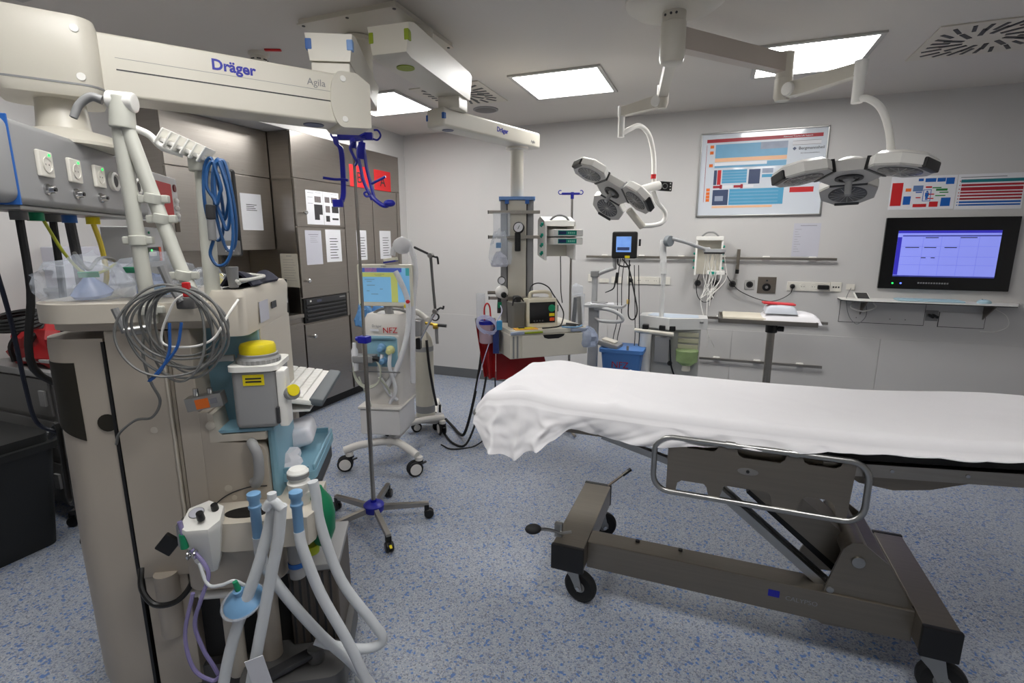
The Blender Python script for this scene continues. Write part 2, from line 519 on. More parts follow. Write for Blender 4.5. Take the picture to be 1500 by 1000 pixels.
# notices on the cabinets
def rows(y0, y1, n, x0=.15, x1=.85, t=.004):
    return [(x0, x1 - .12 * ((i * 7) % 3) / 2, y0 + (y1 - y0) * i / (n - 1), t) for i in range(n)]
PH = mat('photo_grey', (112, 104, 104), 0.7, var=0.5, vscale=90)
PHD = mat('photo_dark', (52, 50, 52), 0.7, var=0.5, vscale=70)
for (label, y, z, w, h, lines, m, ex) in (
    ('printed sheet with dark photographs on the upper steel door, left one', 3.688, 1.742, .213, .297, [(.1, .45, .93, .003), (.55, .9, .95, .003), (.1, .4, .8, .003), (.1, .4, .62, .003)], PAPER, [('photo', PH, (.50, .88, .66, .84)), ('photo', PHD, (.45, .95, .30, .60)), ('photo', PHD, (.45, .75, .14, .30))]),
    ('printed sheet with six small photographs on the upper steel door, right one', 3.905, 1.742, .213, .297, [(.5, .9, .95, .003)], PAPER, [('photo', PH, (.12, .40, .38, .58)), ('photo', PHD, (.52, .95, .38, .58)), ('photo', PHD, (.12, .36, .10, .28)), ('photo', PHD, (.52, .92, .16, .22)), ('photo', PH, (.1, .4, .68, .85)), ('photo', PH, (.5, .9, .68, .85))]),
    ('plain grey plastic sleeve on the middle steel door', 3.645, 1.384, .205, .305, [(.2, .8, .88, .004)] + rows(.66, .82, 4, .3, .75, .002), PAPERG, None),
    ('white sheet with bold centred list on the middle steel door', 3.905, 1.40, .21, .30, rows(.12, .72, 8, .25, .8, .006), PAPER, None),
    ('white sheet with bold list on the narrow steel door behind the drip stand', 4.355, 1.402, .16, .30, rows(.12, .75, 8, .05, .85, .006), PAPER, None),
    ('white sheet with bold list on the narrow steel door nearest the wall corner', 4.745, 1.403, .205, .30, rows(.12, .75, 8, .25, .82, .006), PAPER, None)):
    sheet_of_paper(label, (XF, y, z), RIGHTC, UPC, w, h, lines, m, ex, lm=INK if 'bold' in label else INKG)
sheet_of_paper('curled white notice on the wall cabinet door', (-3.65, 3.222, 1.685), RIGHTC, UPC, .21, .297, rows(.55, .70, 4, .25, .75, .005), PAPER, lm=INK)
sheet_of_paper('cream notice with dense print on the side of the tall steel cabinet', (-3.615, 3.555, 1.19), (1, 0, 0), UPC, .2, .295, [(.35, .65, .93, .004)] + rows(.2, .82, 9, .15, .85, .002), mat('cream_paper', (206, 200, 184), 0.8))
REDP = mat('red_paper', (222, 40, 44), 0.7, var=0.02)
for ch, y in (('A', 4.70), ('B', 4.305)):
    sheet_of_paper('red paper sign with a black letter %s on the cabinet fascia' % ch, (XF, y, 2.126), RIGHTC, UPC, .295, .208, (), REDP, name='letter_sign', group='red letter signs on the steel fascia', cat='sign')
    txt(ch, .15, (XF + .0014, y + .148, 2.126 + .045), RIGHTC, UPC, INK, align='CENTER')
# things on the worktop
for i, (y, lab) in enumerate(((3.40, 'black ring binder with white spine label at the end of the worktop'), (3.31, 'black ring binder with white spine label, second from the tall cabinet'))):
    thing('ring_binder', lab, 'binder', (-3.58, y, .961), group='ring binders on the worktop', world=True)
    B().bb(-3.72, -3.44, y - .035, y + .035, .962, 1.272, .003).obj('cover', BLACK)
    B().bb(-3.44, -3.4385, y - .022, y + .022, 1.07, 1.25).obj('spine_label', PAPER)
single(B().bb(-3.74, -3.44, 3.05, 3.26, .962, 1.262, .004), 'document_box', PAPERG, 'pale document box beside the ring binders on the worktop', 'box')
t = thing('wipe_dispenser', 'yellow wipe dispenser bag lying on the worktop behind the workstation', 'bag', (-3.6, 2.87, .961), world=True)
B().prism([(2.80, .963), (2.98, .963), (2.96, 1.05), (2.93, 1.33), (2.90, 1.35), (2.87, 1.30), (2.82, 1.06)], -3.66, -3.54, 'yz', .012).obj('bag', YELLOW)
B().bb(-3.661, -3.535, 2.82, 2.96, 1.0, 1.035).obj('print_band', BLACK)
# ================================================================ things on the back wall
YW = YB
def wb(x0, x1, z0, z1, d0, d1, r=0.0):
    """box on the back wall; d = distance out of the wall"""
    return B().bb(x0, x1, YW - d1, YW - d0, z0, z1, r)
RW, UW = (1, 0, 0), (0, 0, 1)
# equipment rails
def wall_rail(x0, x1, z, label):
    thing('equipment_rail', label, 'rail', ((x0 + x1) / 2, YW, z), group='equipment rails on the wall', world=True)
    wb(x0, x1, z - .0125, z + .0125, .03, .040, .002).obj('bar', STEELH)
    n = max(2, int((x1 - x0) / .35))
    for k in range(n):
        x = x0 + (x1 - x0) * (k + .5) / n
        wb(x - .03, x + .03, z - .018, z + .022, 0, .03, .006).obj('bracket', WHITE)
wall_rail(-1.24, .995, 1.437, 'long steel rail on the wall above the sockets')
wall_rail(-.1, .98, .462, 'steel rail low on the wall under the instrument table')
wall_rail(-.1, .985, .868, 'steel rail on the wall behind the instrument table')
# sockets
SOCK = mat('socket_white', (226, 222, 212), 0.35, var=0.01)
def plug(parent, x, z):
    B().lathe([(.021, .004), (.021, .02), (.017, .03), (.008, .034), (0, .034)], (x, YW - .012, z), (0, -1, 0), 16).obj('plug', BLACK, parent)
def strip(name, label, x0, x1, z0, z1, n, plugs=(), group='socket strips on the wall'):
    t = thing(name, label, 'socket', ((x0 + x1) / 2, YW, z0), group=group, world=True)
    wb(x0, x1, z0, z1, 0, .012, .003).obj('plate', SOCK)
    for k in range(n):
        x = x0 + (x1 - x0) * (k + .5) / n
        z = (z0 + z1) / 2
        B().lathe([(.03, 0), (.03, .002), (.026, .003), (.024, .001), (0, .0005)], (x, YW - .012, z), (0, -1, 0), 20).obj('socket_insert', SOCK)
        if k in plugs: plug(t, x, z)
        else:
            for s in (-1, 1):
                B().cyl((x + s * .0095, YW - .012, z), (x + s * .0095, YW - .0135, z), .0032, n=8).obj('pin_hole', BLACK)
    return t
strip('socket_strip', 'white four-gang socket strip right of the steel outlet plate, with black plugs', .63, .97, 1.150, 1.232, 4, (0,))
t = CUR[0]
B().bb(.87, .96, YW - .05, YW - .014, 1.172, 1.21, .008).obj('adapter_plug', BLACK)
strip('socket_strip', 'white four-gang socket strip behind the video laryngoscope', -.818, -.50, 1.168, 1.244, 4, (0,))
strip('wall_box', 'blank white double box right of the socket strip behind the laryngoscope', -.496, -.398, 1.17, 1.246, 0, group='white wall boxes')
strip('wall_box', 'small white outlet box left of the laryngoscope pole', -1.22, -1.12, 1.178, 1.256, 1, group='white wall boxes')
strip('wall_box', 'low white outlet box behind the laryngoscope pole', -1.104, -1.003, 1.172, 1.212, 0, group='white wall boxes')
strip('wall_box', 'white outlet box between laryngoscope pole and socket strip', -.977, -.863, 1.17, 1.236, 1, group='white wall boxes')
strip('network_outlet', 'white network outlet with dark jacks below the posters', .972, 1.058, 1.154, 1.237, 0, group='white wall boxes')
for dx in (-.018, .002, .022):
    B().bb(1.015 + dx - .006, 1.015 + dx + .006, YW - .0135, YW - .011, 1.186, 1.20).obj('jack', DGREY)
strip('network_outlet', 'small white outlet with cable above the tablet shelf', 1.096, 1.16, 1.175, 1.223, 0, group='white wall boxes')
PLATE = mat('outlet_plate_grey', (176, 174, 170), 0.4)
for x, lab, full in ((-.141, 'black plug socket behind the wall pump, leftmost of the four', 1), (.02, 'black plug socket below the wall pump', 1), (.17, 'grey single socket with black plug below the rail hook', 1), (.318, 'grey single socket beside the square steel outlet', 0)):
    t = thing('wall_socket', lab, 'socket', (x, YW, 1.15), group='single round sockets', world=True)
    wb(x - .042, x + .042, 1.152, 1.238, 0, .010, .003).obj('plate', PLATE)
    B().lathe([(.03, 0), (.03, .003), (.024, .003), (.022, .001), (0, .001)], (x, YW - .010, 1.195), (0, -1, 0), 20).obj('socket_ring', DGREY)
    B().lathe([(.024, .001), (.024, .016), (.018, .03), (0, .031)] if full else [(.02, .001), (.018, .006), (0, .006)], (x, YW - .010, 1.195), (0, -1, 0), 18).obj('plug', BLACK)
t = thing('gas_outlet', 'square steel wall plate with round black outlet', 'outlet', (.462, YW, 1.117), world=True)
wb(.385, .540, 1.117, 1.269, 0, .008, .002).obj('plate', STEELD)
B().lathe([(.036, 0), (.036, .010), (.028, .012), (.022, .004), (0, .004)], (.462, YW - .008, 1.175), (0, -1, 0), 24).obj('outlet_ring', BLACK)
B().lathe([(.015, 0), (.013, .012), (0, .012)], (.462, YW - .008, 1.175), (0, -1, 0), 14).obj('valve', ALU)
B().lathe([(.009, 0), (.008, .006), (0, .006)], (.462, YW - .008, 1.236), (0, -1, 0), 12).obj('lock_pin', DGREY)
t = thing('rail_hook', 'upright black and steel rail clamp hanging from the long wall rail', 'clamp', (.2, YW - .05, 1.30), world=True)
B().bb(.186, .214, YW - .065, YW - .041, 1.335, 1.52, .003).obj('bar', STEELD)
B().cyl((.2, YW - .053, 1.295), (.2, YW - .053, 1.335), .016, bev=.004).obj('knob', BLACK)

# framed poster -----------------------------------------------------------
t = thing('framed_poster', 'large framed medical flow chart poster with blue boxes and red title bar', 'poster', (.315, YW, 1.82), world=True)
px0, px1, pz0, pz1 = -.20, .835, 1.818, 2.562
wb(px0, px1, pz0, pz1, .0, .010).obj('backing', mat('poster_film', (214, 220, 228), 0.18, var=0.02, coat=.6))
for a, b, c, d in ((px0, px1, pz1 - .014, pz1), (px0, px1, pz0, pz0 + .014), (px0, px0 + .014, pz0, pz1), (px1 - .014, px1, pz0, pz1)):
    wb(a, b, c, d, 0, .022, .003).obj('frame_rail', ALU)
PW, PHh = px1 - px0, pz1 - pz0
def pz(m, x0, x1, y0, y1, name='print_block', k=0):
    return wb(px0 + x0 * PW, px0 + x1 * PW, pz0 + y0 * PHh, pz0 + y1 * PHh, .010, .0112 + k * .0006).obj(name, m, flat=True)
DRED = mat('poster_dark_red', (168, 34, 48), 0.4)
PBL = mat('poster_blue', (112, 168, 202), 0.4, var=0.12, vscale=9)
PBL2 = mat('poster_strong_blue', (78, 158, 196), 0.4)
PDK = mat('poster_navy', (58, 72, 104), 0.4)
PPE = mat('poster_peach', (240, 190, 150), 0.4)
PGY = mat('poster_grey', (150, 160, 180), 0.4, var=.25, vscale=12)
pz(DRED, .055, .955, .885, .925)
pz(DRED, .055, .058, .18, .86)
for y in (.82, .75, .60): pz(ORANGE, .085, .115, y, y + .035, 'number_tag')
for y in (.31, .265, .225, .185): pz(ORANGE, .075, .105, y, y + .035, 'number_tag')
pz(PBL, .13, .70, .70, .86)
pz(PGY, .49, .70, .78, .86, k=1)
pz(PPE, .13, .70, .655, .70)
pz(PBL, .13, .70, .585, .645)
pz(mat('poster_white', (232, 234, 240), 0.4), .13, .55, .61, .645, k=1)
pz(PBL, .20, .40, .40, .56)
for k in range(5): pz(PBL2, .20, .40, .405 + k * .033, .42 + k * .033, k=1)
pz(PDK, .13, .155, .385, .56); pz(RED, .16, .19, .385, .56)
pz(PDK, .415, .505, .385, .555)
pz(PGY, .52, .605, .505, .56); pz(PBL2, .52, .605, .455, .49)
for x in (.13, .30):
    pz(DRED, x, x + .06, .345, .375)
    pz(DRED, x + .055, x + .075, .335, .385)
    pz(PAPER, x + .08, x + .16, .345, .375)
pz(PDK, .13, .26, .14, .325)
pz(PGY, .15, .22, .19, .25, k=1)
pz(PBL2, .268, .70, .14, .33)
for k in range(4): pz(PBL, .275, .66, .165 + k * .04, .18 + k * .04, k=1)
pz(PPE, .13, .62, .105, .13)
for y0, y1 in ((.545, .575), (.42, .53), (.27, .33)): pz(RED, .745, .925, y0, y1)
pz(PAPER, .735, .945, .80, .855); 
for y in (.805, .85): pz(INKG, .735, .945, y - .002, y + .002, k=1)
B().box((px0 + .752 * PW, YW - .0113, pz0 + .765 * PHh), (.022, .002, .022), 0, (0, 45, 0)).obj('logo_mark', PDK, flat=True)
txt('Bergmannsheil', .034, (px0 + .782 * PW, YW - .0112, pz0 + .752 * PHh), RW, UW, INK)
txt('BG Universitätsklinikum', .015, (px0 + .80 * PW, YW - .0112, pz0 + .705 * PHh), RW, UW, INKG)
txt('Advanced Trauma Life Support', .018, (px0 + .66 * PW, YW - .0116, pz0 + .897 * PHh), RW, UW, PAPER)
# A4 notice between rail and poster
sheet_of_paper('pale printed notice on the wall above the long rail', (.637, YW, 1.458), RW, UW, .213, .292, [(.25, .85, .93, .004)] + rows(.15, .82, 10, .06, .3, .002), PAPERG, name='wall_notice', group='notices on the wall')
# schematic charts above the screen
t = thing('schematic_chart', 'white chart with blue and red blocks around a small blue figure', 'poster', (1.55, YW, 1.87), world=True)
wb(1.325, 1.768, 1.852, 2.118, 0, .002).obj('sheet', PAPER)
CB = mat('chart_blue', (12, 92, 178), 0.5); CG = mat('chart_green', (30, 130, 60), 0.5); CS = mat('chart_slate', (96, 124, 168), 0.5)
def cz(m, u0, u1, v0, v1, name='chart_block'):
    # positions in a 0..100 by 0..60 layout
    wb(1.335 + u0 * .0042, 1.335 + u1 * .0042, 1.858 + v0 * .0042, 1.858 + v1 * .0042, .002, .0032).obj(name, m, flat=True)
cz(RED, 0, 18, 6, 50)
for a, b, c, d in ((42, 50, 52, 57), (53, 70, 50, 57), (72, 85, 50, 57), (86, 99, 45, 57), (21, 33, 8, 24), (82, 97, 4, 20), (40, 50, 30, 32)): cz(CB, a, b, c, d)
cz(CS, 35, 51, 33, 44); cz(ORANGE, 23, 32, 33, 39)
for a, b, c, d in ((55, 65, 39, 42), (41, 49, 20, 22), (60, 70, 26, 28), (60, 70, 18, 20), (38, 60, 3, 9), (64, 78, 3, 13)): cz(RED, a, b, c, d)
for a, b, c, d in ((66, 80, 38, 40), (72, 90, 33, 37), (78, 92, 29, 31), (72, 88, 23, 25)): cz(CG, a, b, c, d)
cz(CB, 52.0, 53.0, 14, 36); cz(CB, 64, 65, 14, 36); cz(CB, 53, 64, 35, 36); cz(CB, 53, 64, 14, 15)
B().cyl((1.335 + 58.5 * .0042, YW - .002, 1.858 + 32 * .0042), (1.335 + 58.5 * .0042, YW - .0032, 1.858 + 32 * .0042), .007, n=12).obj('figure_head', CB)
B().prism([(1.335 + a * .0042, 1.858 + b * .0042) for a, b in ((55.5, 30), (61.5, 30), (61.5, 23), (60.5, 23), (60.3, 16), (59, 16), (58.5, 21), (58, 16), (56.7, 16), (56.5, 23), (55.5, 23))], YW - .002, YW - .0032, 'xz').obj('figure_body', CB, flat=True)
t = thing('bar_chart_poster', 'white chart with long teal, red and blue bars at the right edge', 'poster', (1.98, YW, 1.85), world=True)
wb(1.775, 2.20, 1.845, 2.118, 0, .002).obj('sheet', PAPER)
for k, (z, m, h) in enumerate(((2.066, mat('chart_teal', (30, 120, 130), .5), .024), (2.034, DRED, .016), (2.004, DRED, .026), (1.976, DRED, .014), (1.952, DRED, .014), (1.928, DRED, .014), (1.902, CB, .014), (1.880, CB, .012))):
    wb(1.80 + (.0 if k else -.005), 2.19, z - h / 2, z + h / 2, .002, .0032).obj('chart_bar', m, flat=True)
    wb(1.786, 1.793, z - .004, z + .004, .002, .0032).obj('bullet', CB if k > 5 else DRED, flat=True)
wb(1.79, 2.08, 2.092, 2.097, .002, .003).obj('title_line', INKG, flat=True)

# wall screen ----------------------------------------------------------------
t = thing('wall_monitor', 'wide black wall screen showing a violet-blue software window', 'monitor', (1.765, YW, 1.2), world=True)
wb(1.323, 2.207, 1.196, 1.786, .0, .030, .004).obj('bezel', SCREENBLK)
SCR = mat('screen_lilac', (120, 128, 208), .3, var=.03, emit=.85)
SCRD = mat('screen_indigo', (46, 42, 160), .3, var=.02, emit=.7)
SCRB = mat('screen_navy', (50, 55, 130), .3, var=.02, emit=.6)
sx0, sx1, sz0, sz1 = 1.417, 2.10, 1.30, 1.68
scr = wb(sx0, sx1, sz0, sz1, .030, .0312).obj('screen', SCR, flat=True)
def sz(m, u0, u1, v0, v1, name='screen_area', k=0):
    return wb(sx0 + u0 * (sx1 - sx0), sx0 + u1 * (sx1 - sx0), sz0 + v0 * (sz1 - sz0), sz0 + v1 * (sz1 - sz0), .0312, .032 + k * .0005).obj(name, m, scr, flat=True)
sz(SCRD, 0, 1, .945, 1); sz(SCRD, 0, .045, .04, .95); sz(SCRB, .05, 1, .875, .90); sz(SCRB, .0, 1, .0, .03)
sz(SCR, .0, .045, .86, .945, k=1)
SCRL = mat('screen_line', (98, 104, 182), .3, emit=.75)
for v in (.66, .44, .26): sz(SCRL, .05, .98, v, v + .006)
for u in (.26, .44, .62, .80): sz(SCRL, u, u + .003, .04, .87)
for u, v, w in ((.28, .84, .13), (.62, .84, .16), (.09, .63, .14), (.28, .63, .12), (.48, .63, .12), (.26, .41, .05), (.36, .41, .04)): sz(INK, u, u + w, v, v + .018, 'screen_text')
for k in range(12): wb(1.60 + k * .018, 1.612 + k * .018, 1.243, 1.256, .03, .0312).obj('button', GREYP)
B().cyl((1.424, YW - .03, 1.243), (1.424, YW - .032, 1.243), .007, n=12).obj('status_light', mat('led_green', (40, 220, 90), .3, emit=2.0))
B().cyl((1.482, YW - .03, 1.244), (1.482, YW - .032, 1.244), .007, n=12).obj('status_light', mat('led_blue', (90, 110, 255), .3, emit=2.0))
# shelf under the screen
t = thing('wall_shelf', 'thin white folding shelf with dark edge below the screen', 'shelf', (1.6, YW, 1.10), world=True)
B().prism([(1.04, YW), (2.30, YW), (2.20, YW - .225), (1.14, YW - .225), (1.04, YW - .15)], 1.098, 1.106, 'xy').obj('top', WHITE)
B().prism([(1.04, YW), (2.30, YW), (2.20, YW - .226), (1.139, YW - .226), (1.038, YW - .151)], 1.090, 1.0975, 'xy').obj('edge', DGREY)
for x in (1.22, 2.08):
    B().prism([(YW, 1.09), (YW - .19, 1.09), (YW - .19, 1.082), (YW - .01, .96), (YW, .96)], x, x + .006, 'yz').obj('bracket', STEELD)
t = thing('keyboard', 'pale blue washable keyboard on the wall shelf', 'keyboard', (1.66, YW - .11, 1.1065), world=True)
B().bb(1.44, 1.89, YW - .185, YW - .045, 1.107, 1.121, .006).obj('body', mat('pale_blue_silicone', (178, 208, 218), .5))
for r in range(4):
    for k in range(13):
        B().bb(1.46 + k * .0318, 1.484 + k * .0318, YW - .17 + r * .03, YW - .147 + r * .03, 1.1205, 1.124, .001).obj('key', MATS['pale_blue_silicone'])
t = thing('computer_mouse', 'pale blue mouse on the shelf right of the keyboard', 'mouse', (2.03, YW - .12, 1.1065), world=True)
B().sph((2.03, YW - .12, 1.112), (.048, .034, .026)).obj('body', MATS['pale_blue_silicone'])
B().cyl((2.015, YW - .12, 1.132), (2.015, YW - .12, 1.140), .005, n=10).obj('scroll_wheel', DGREY)
t = thing('tablet', 'white tablet with dark screen lying at the left end of the shelf', 'tablet', (1.20, YW - .1, 1.1065), world=True)
B().box((1.20, YW - .10, 1.128), (.105, .15, .012), .003, (18, 0, 0)).obj('case', WHITE)
B().box((1.201, YW - .102, 1.1345), (.086, .125, .002), 0, (18, 0, 0)).obj('screen', SCREENBLK)
single(B().tube([(1.13, YW - .02, 1.19), (1.10, YW - .06, 1.13), (1.09, YW - .10, 1.085), (1.12, YW - .06, .98), (1.16, YW - .04, .91), (1.21, YW - .04, .88), (1.26, YW - .05, .95), (1.24, YW - .10, 1.05), (1.2, YW - .12, 1.085)], .003, 6), 'cable_loop', GREYP, 'grey cable loop hanging below the tablet end of the shelf', 'cable')
single(B().tube([(1.16, YW - .05, 1.08), (1.13, YW - .1, 1.03), (1.22, YW - .1, 1.0), (1.32, YW - .06, 1.03), (1.30, YW - .06, 1.07)], .006, 6), 'cable_bundle', WHITE, 'white cable bundle tucked under the left end of the shelf', 'cable')
single(B().tube([(2.15, YW - .03, 1.05), (2.22, YW - .04, 1.0), (2.24, YW - .04, .92), (2.18, YW - .02, .87), (2.08, YW - .01, .86)], .003, 6), 'cable_loop', WHITE, 'white cable loop hanging at the right end of the shelf', 'cable')
t = thing('cable_duct', 'white access cover with dark outline under the left half of the shelf', 'panel', (1.38, YW, .89), group='access covers below the shelf', world=True)
wb(1.066, 1.695, .885, 1.075, 0, .0015).obj('shadow_line', DGREY); wb(1.071, 1.690, .890, 1.075, .0015, .006).obj('cover', WALL)
for x in (1.2, 1.45, 1.56): B().cyl((x, YW - .006, .93), (x, YW - .008, .93), .004, n=8).obj('screw', DGREY)
t = thing('cable_duct', 'white access cover with dark outline under the right half of the shelf', 'panel', (1.95, YW, .88), group='access covers below the shelf', world=True)
wb(1.79, 2.105, .882, 1.01, 0, .0015).obj('shadow_line', DGREY); wb(1.795, 2.10, .887, 1.01, .0015, .006).obj('cover', WALL)
t = thing('wall_socket', 'open wall recess with black plugs below the shelf', 'socket', (1.75, YW, .93), world=True)
wb(1.70, 1.785, .93, 1.02, 0, .004).obj('plate', GREYP)
for k in (0, 1): B().box((1.728 + .03 * k, YW - .03, .975), (.045, .04, .022), .006, (0, 28, 0)).obj('plug', BLACK)
# ================================================================ ceiling pendants
def along(p0, p1):
    """frame at p0, x towards p1 in plan, z up"""
    a = math.atan2(p1[1] - p0[1], p1[0] - p0[0])
    return Matrix.Translation(Vector((p0[0], p0[1], 0))) @ Matrix.Rotation(a, 4, 'Z')
def rbox_plan(x0, x1, y0, y1, r, n=6):
    pts = []
    for cx, cy, a0 in ((x1 - r, y1 - r, 0), (x0 + r, y1 - r, 90), (x0 + r, y0 + r, 180), (x1 - r, y0 + r, 270)):
        for k in range(n + 1):
            a = math.radians(a0 + 90 * k / n)
            pts.append((cx + r * math.cos(a), cy + r * math.sin(a)))
    return pts
GREYPL = mat('pendant_grey', (150, 150, 150), .45)
t = thing('pendant_mount', 'square off-white ceiling plate carrying both supply pendants', 'ceiling plate', (-1.88, 2.72, 2.742))
B().bb(-.308, .308, -.303, .303, .008, .028).obj('spacer', CREAM)
B().bb(-.315, .315, -.31, .31, 0, .008, .002).obj('plate', CREAM)
for x in (-.29, 0, .29):
    for y in (-.285, 0, .285):
        if x or y: B().cyl((x, y, -.003), (x, y, .001), .009, n=10).obj('screw', DGREY)

# pendant with the long arm and the media box -------------------------------------------------
t = thing('supply_pendant', 'cream double-arm supply pendant with grey socket box above the anaesthesia workstation', 'ceiling pendant', (-2.0, 2.68, 1.7), world=True)
B().lathe([(.085, 2.738), (.085, 2.715), (.075, 2.71), (.075, 2.46)], (-2.0, 2.68, 0)).obj('ceiling_shaft', CREAM)
F1 = along((-1.62, 1.965), (-2.08, 2.86))
u = B(F1)
u.rings([[(-.0, -.10, 2.475), (-.0, .10, 2.475), (-.0, .085, 2.365), (-.0, -.085, 2.365)], [(.05, -.105, 2.48), (.05, .105, 2.48), (.05, .085, 2.36), (.05, -.085, 2.36)], [(.85, -.085, 2.49), (.85, .085, 2.49), (.85, .07, 2.375), (.85, -.07, 2.375)], [(1.0, -.06, 2.485), (1.0, .06, 2.485), (1.0, .05, 2.39), (1.0, -.05, 2.39)]])
u._bev(u.bm.verts[:], .014, 3)
upper = u.obj('upper_arm', CREAM)
for s in (-1, 1):
    B(F1).box((.012, s * .087, 2.432), (.03, .028, .045), .005).obj('marking', DBLUE if s > 0 else MATS.get('pale_marking_blue') or mat('pale_marking_blue', (110, 150, 205), .45), upper)
B(F1).lathe([(.028, 2.3705), (.028, 2.3665), (0, 2.366)], (.86, 0, 0)).obj('marking', LIME, upper)
B(F1).box((.10, 0, 2.327), (.19, .165, .068), .006).obj('joint', CREAM)
# long lower arm
HC = (-2.125, 1.185)
F2 = along(HC, (-1.575, 1.99))
LA = math.hypot(-1.575 - HC[0], 1.99 - HC[1])
arm = B(F2).bb(.10, LA - .03, -.08, .08, 2.09, 2.29, .012, 3).obj('lower_arm', CREAM)
B(F2).bb(.17, LA - .06, -.0808, -.078, 2.174, 2.1785).obj('groove', DGREY, arm)
B(F2).bb(.17, LA - .06, -.0806, -.078, 2.2135, 2.2150).obj('groove', GREYP, arm)
FRAME[0] = F2
txt('Dräger', .052, (.46, -.0802, 2.228), (1, 0, 0), (0, 0, 1), BLUEM, parent=arm, bold=.0016)
txt('Agila', .038, (.80, -.0802, 2.228), (1, 0, 0), (0, 0, 1), GREYP, parent=arm)
FRAME[0] = Matrix.Identity(4)
B(F2).lathe([(.042, 2.0905), (.042, 2.087), (0, 2.087)], (LA - .14, 0, 0)).obj('marking', SLATEB, arm)
prof = [(LA - .085 + .03 * (1 - math.cos(math.radians(k))) * 1.6, 2.188 - .112 * math.sin(math.radians(k))) for k in range(-90, 91, 18)] + [(LA + .085, 2.085), (LA + .085, 2.265), (LA + .03, 2.30)]
ec = B(F2).prism(prof, -.09, .09, 'xz', .008).obj('end_cap', CREAM)
for z in (2.27, 2.11): B(F2).lathe([(.013, 0), (.012, .003), (0, .003)], (LA - .03, -.09, z), (0, -1, 0), 14).obj('screw_cap', WHITE, ec)
hd = B(F2)
hp = rbox_plan(-.17, .13, -.135, .135, .06)
hd.rings([[(x * .9, y * .9, 2.065) for x, y in hp], [(x, y, 2.09) for x, y in hp], [(x, y, 2.285) for x, y in hp], [(x * .95, y * .95, 2.31) for x, y in hp]])
head = hd.obj('swivel_head', CREAM)
B(F2).prism([(x * 1.012, y * 1.012) for x, y in hp], 2.098, 2.104, 'xy').obj('seam', GREYP, head)
for z in (2.27, 2.125): B(F2).lathe([(.013, 0), (.012, .003), (0, .003)], (.075, -.135, z), (0, -1, 0), 14).obj('screw_cap', WHITE, head)
B().lathe([(.068, 2.07), (.075, 1.98), (.078, 1.972), (.13, 1.958), (.165, 1.925), (.165, 1.915), (0, 1.915)], (HC[0], HC[1], 0), n=32).obj('drop_tube', CREAM)
# media box
F3 = Matrix.Translation(Vector((-1.855, .962, 0))) @ Matrix.Rotation(math.radians(126.6), 4, 'Z')
FRAME[0] = F3
mb = B().bb(-.13, .74, 0.0, .19, 1.70, 1.925, .018, 3).obj('socket_box', GREYPL)
B().bb(-.137, -.130, -.003, .193, 1.695, 1.93, .002).obj('blue_seam', BLUE, mb)
b = B(); b.rings([[(-.137, y, z) for y, z in rbox_plan(0, .19, 1.70, 1.925, .03)], [(-.21, y, z) for y, z in rbox_plan(0.003, .187, 1.703, 1.922, .03)], [(-.25, y, z) for y, z in rbox_plan(.02, .17, 1.72, 1.905, .03)]])
b.obj('end_cover', GREYPL, mb)
for k in range(3):
    x = 0.0 + .159 * k
    p = B().bb(x - .035, x + .035, -.012, 0, 1.783, 1.857, .004).obj('socket', SOCK)
    B().lathe([(.023, 0), (.023, .002), (.02, .002), (.019, -.004), (0, -.004)], (x, -.0125, 1.818), (0, -1, 0), 18).obj('socket_insert', SOCK, p)
    for s in (-1, 1): B().cyl((x + s * .008, -.009, 1.818), (x + s * .008, -.0125, 1.818), .0028, n=8).obj('pin_hole', BLACK, p)
    B().cyl((x + .014, -.0125, 1.846), (x + .014, -.0145, 1.846), .004, n=8).obj('status_light', MATS['led_green'] if 'led_green' in MATS else GREEN, p)
    q = B().lathe([(.017, 0), (.017, .006), (.012, .010), (.010, .022), (0, .022)], (x, 0, 1.748), (0, -1, 0), 16).obj('ground_stud', CHROME)
    B().cyl((x, -.022, 1.748), (x, -.025, 1.748), .006, n=10).obj('stud_hole', BLACK, q)
for k, x in enumerate((.43, .53, .63)):
    q = B().lathe([(.034, 0), (.034, .012), (.026, .015), (.024, .005), (0, .005)], (x, 0, 1.815), (0, -1, 0), 22).obj('gas_outlet', WHITE)
    B().cyl((x, -.004, 1.815), (x, -.010, 1.815), .020, n=16).obj('valve', BLACK, q)
for k, (x, m) in enumerate(((.02, MGREY), (.10, GREEN), (.19, MGREY), (.29, BLUE), (.45, YELLOW))):
    B().cyl((x, .09, 1.66), (x, .09, 1.70), .022, n=14).obj('hose_port', m, mb)
B().bb(-.08, .68, .03, .16, 1.685, 1.70, .004).obj('underside_rail', ALU, mb)
FRAME[0] = Matrix.Identity(4)

# second pendant with the equipment column -------------------------------------------------------
t = thing('equipment_pendant', 'cream double-arm pendant with slim equipment column and steel rails', 'ceiling pendant', (-1.42, 3.75, .8), world=True)
B().lathe([(.085, 2.738), (.085, 2.70), (.075, 2.695), (.075, 2.60)], (-1.62, 2.70, 0)).obj('ceiling_shaft', CREAM)
F4 = along((-1.50, 2.24), (-1.57, 3.06))
u = B(F4)
u.rings([[(0, -.11, 2.59), (0, .11, 2.59), (0, .09, 2.465), (0, -.09, 2.465)], [(.04, -.115, 2.60), (.04, .115, 2.60), (.04, .095, 2.45), (.04, -.095, 2.45)], [(.80, -.10, 2.60), (.80, .10, 2.60), (.80, .085, 2.45), (.80, -.085, 2.45)], [(.86, -.09, 2.595), (.86, .09, 2.595), (.86, .075, 2.46), (.86, -.075, 2.46)]])
u._bev(u.bm.verts[:], .018, 3)
up2 = u.obj('upper_arm', CREAM)
for s in (-1, 1): B(F4).box((.012, s * .093, 2.54), (.03, .026, .05), .005).obj('marking', LIME, up2)
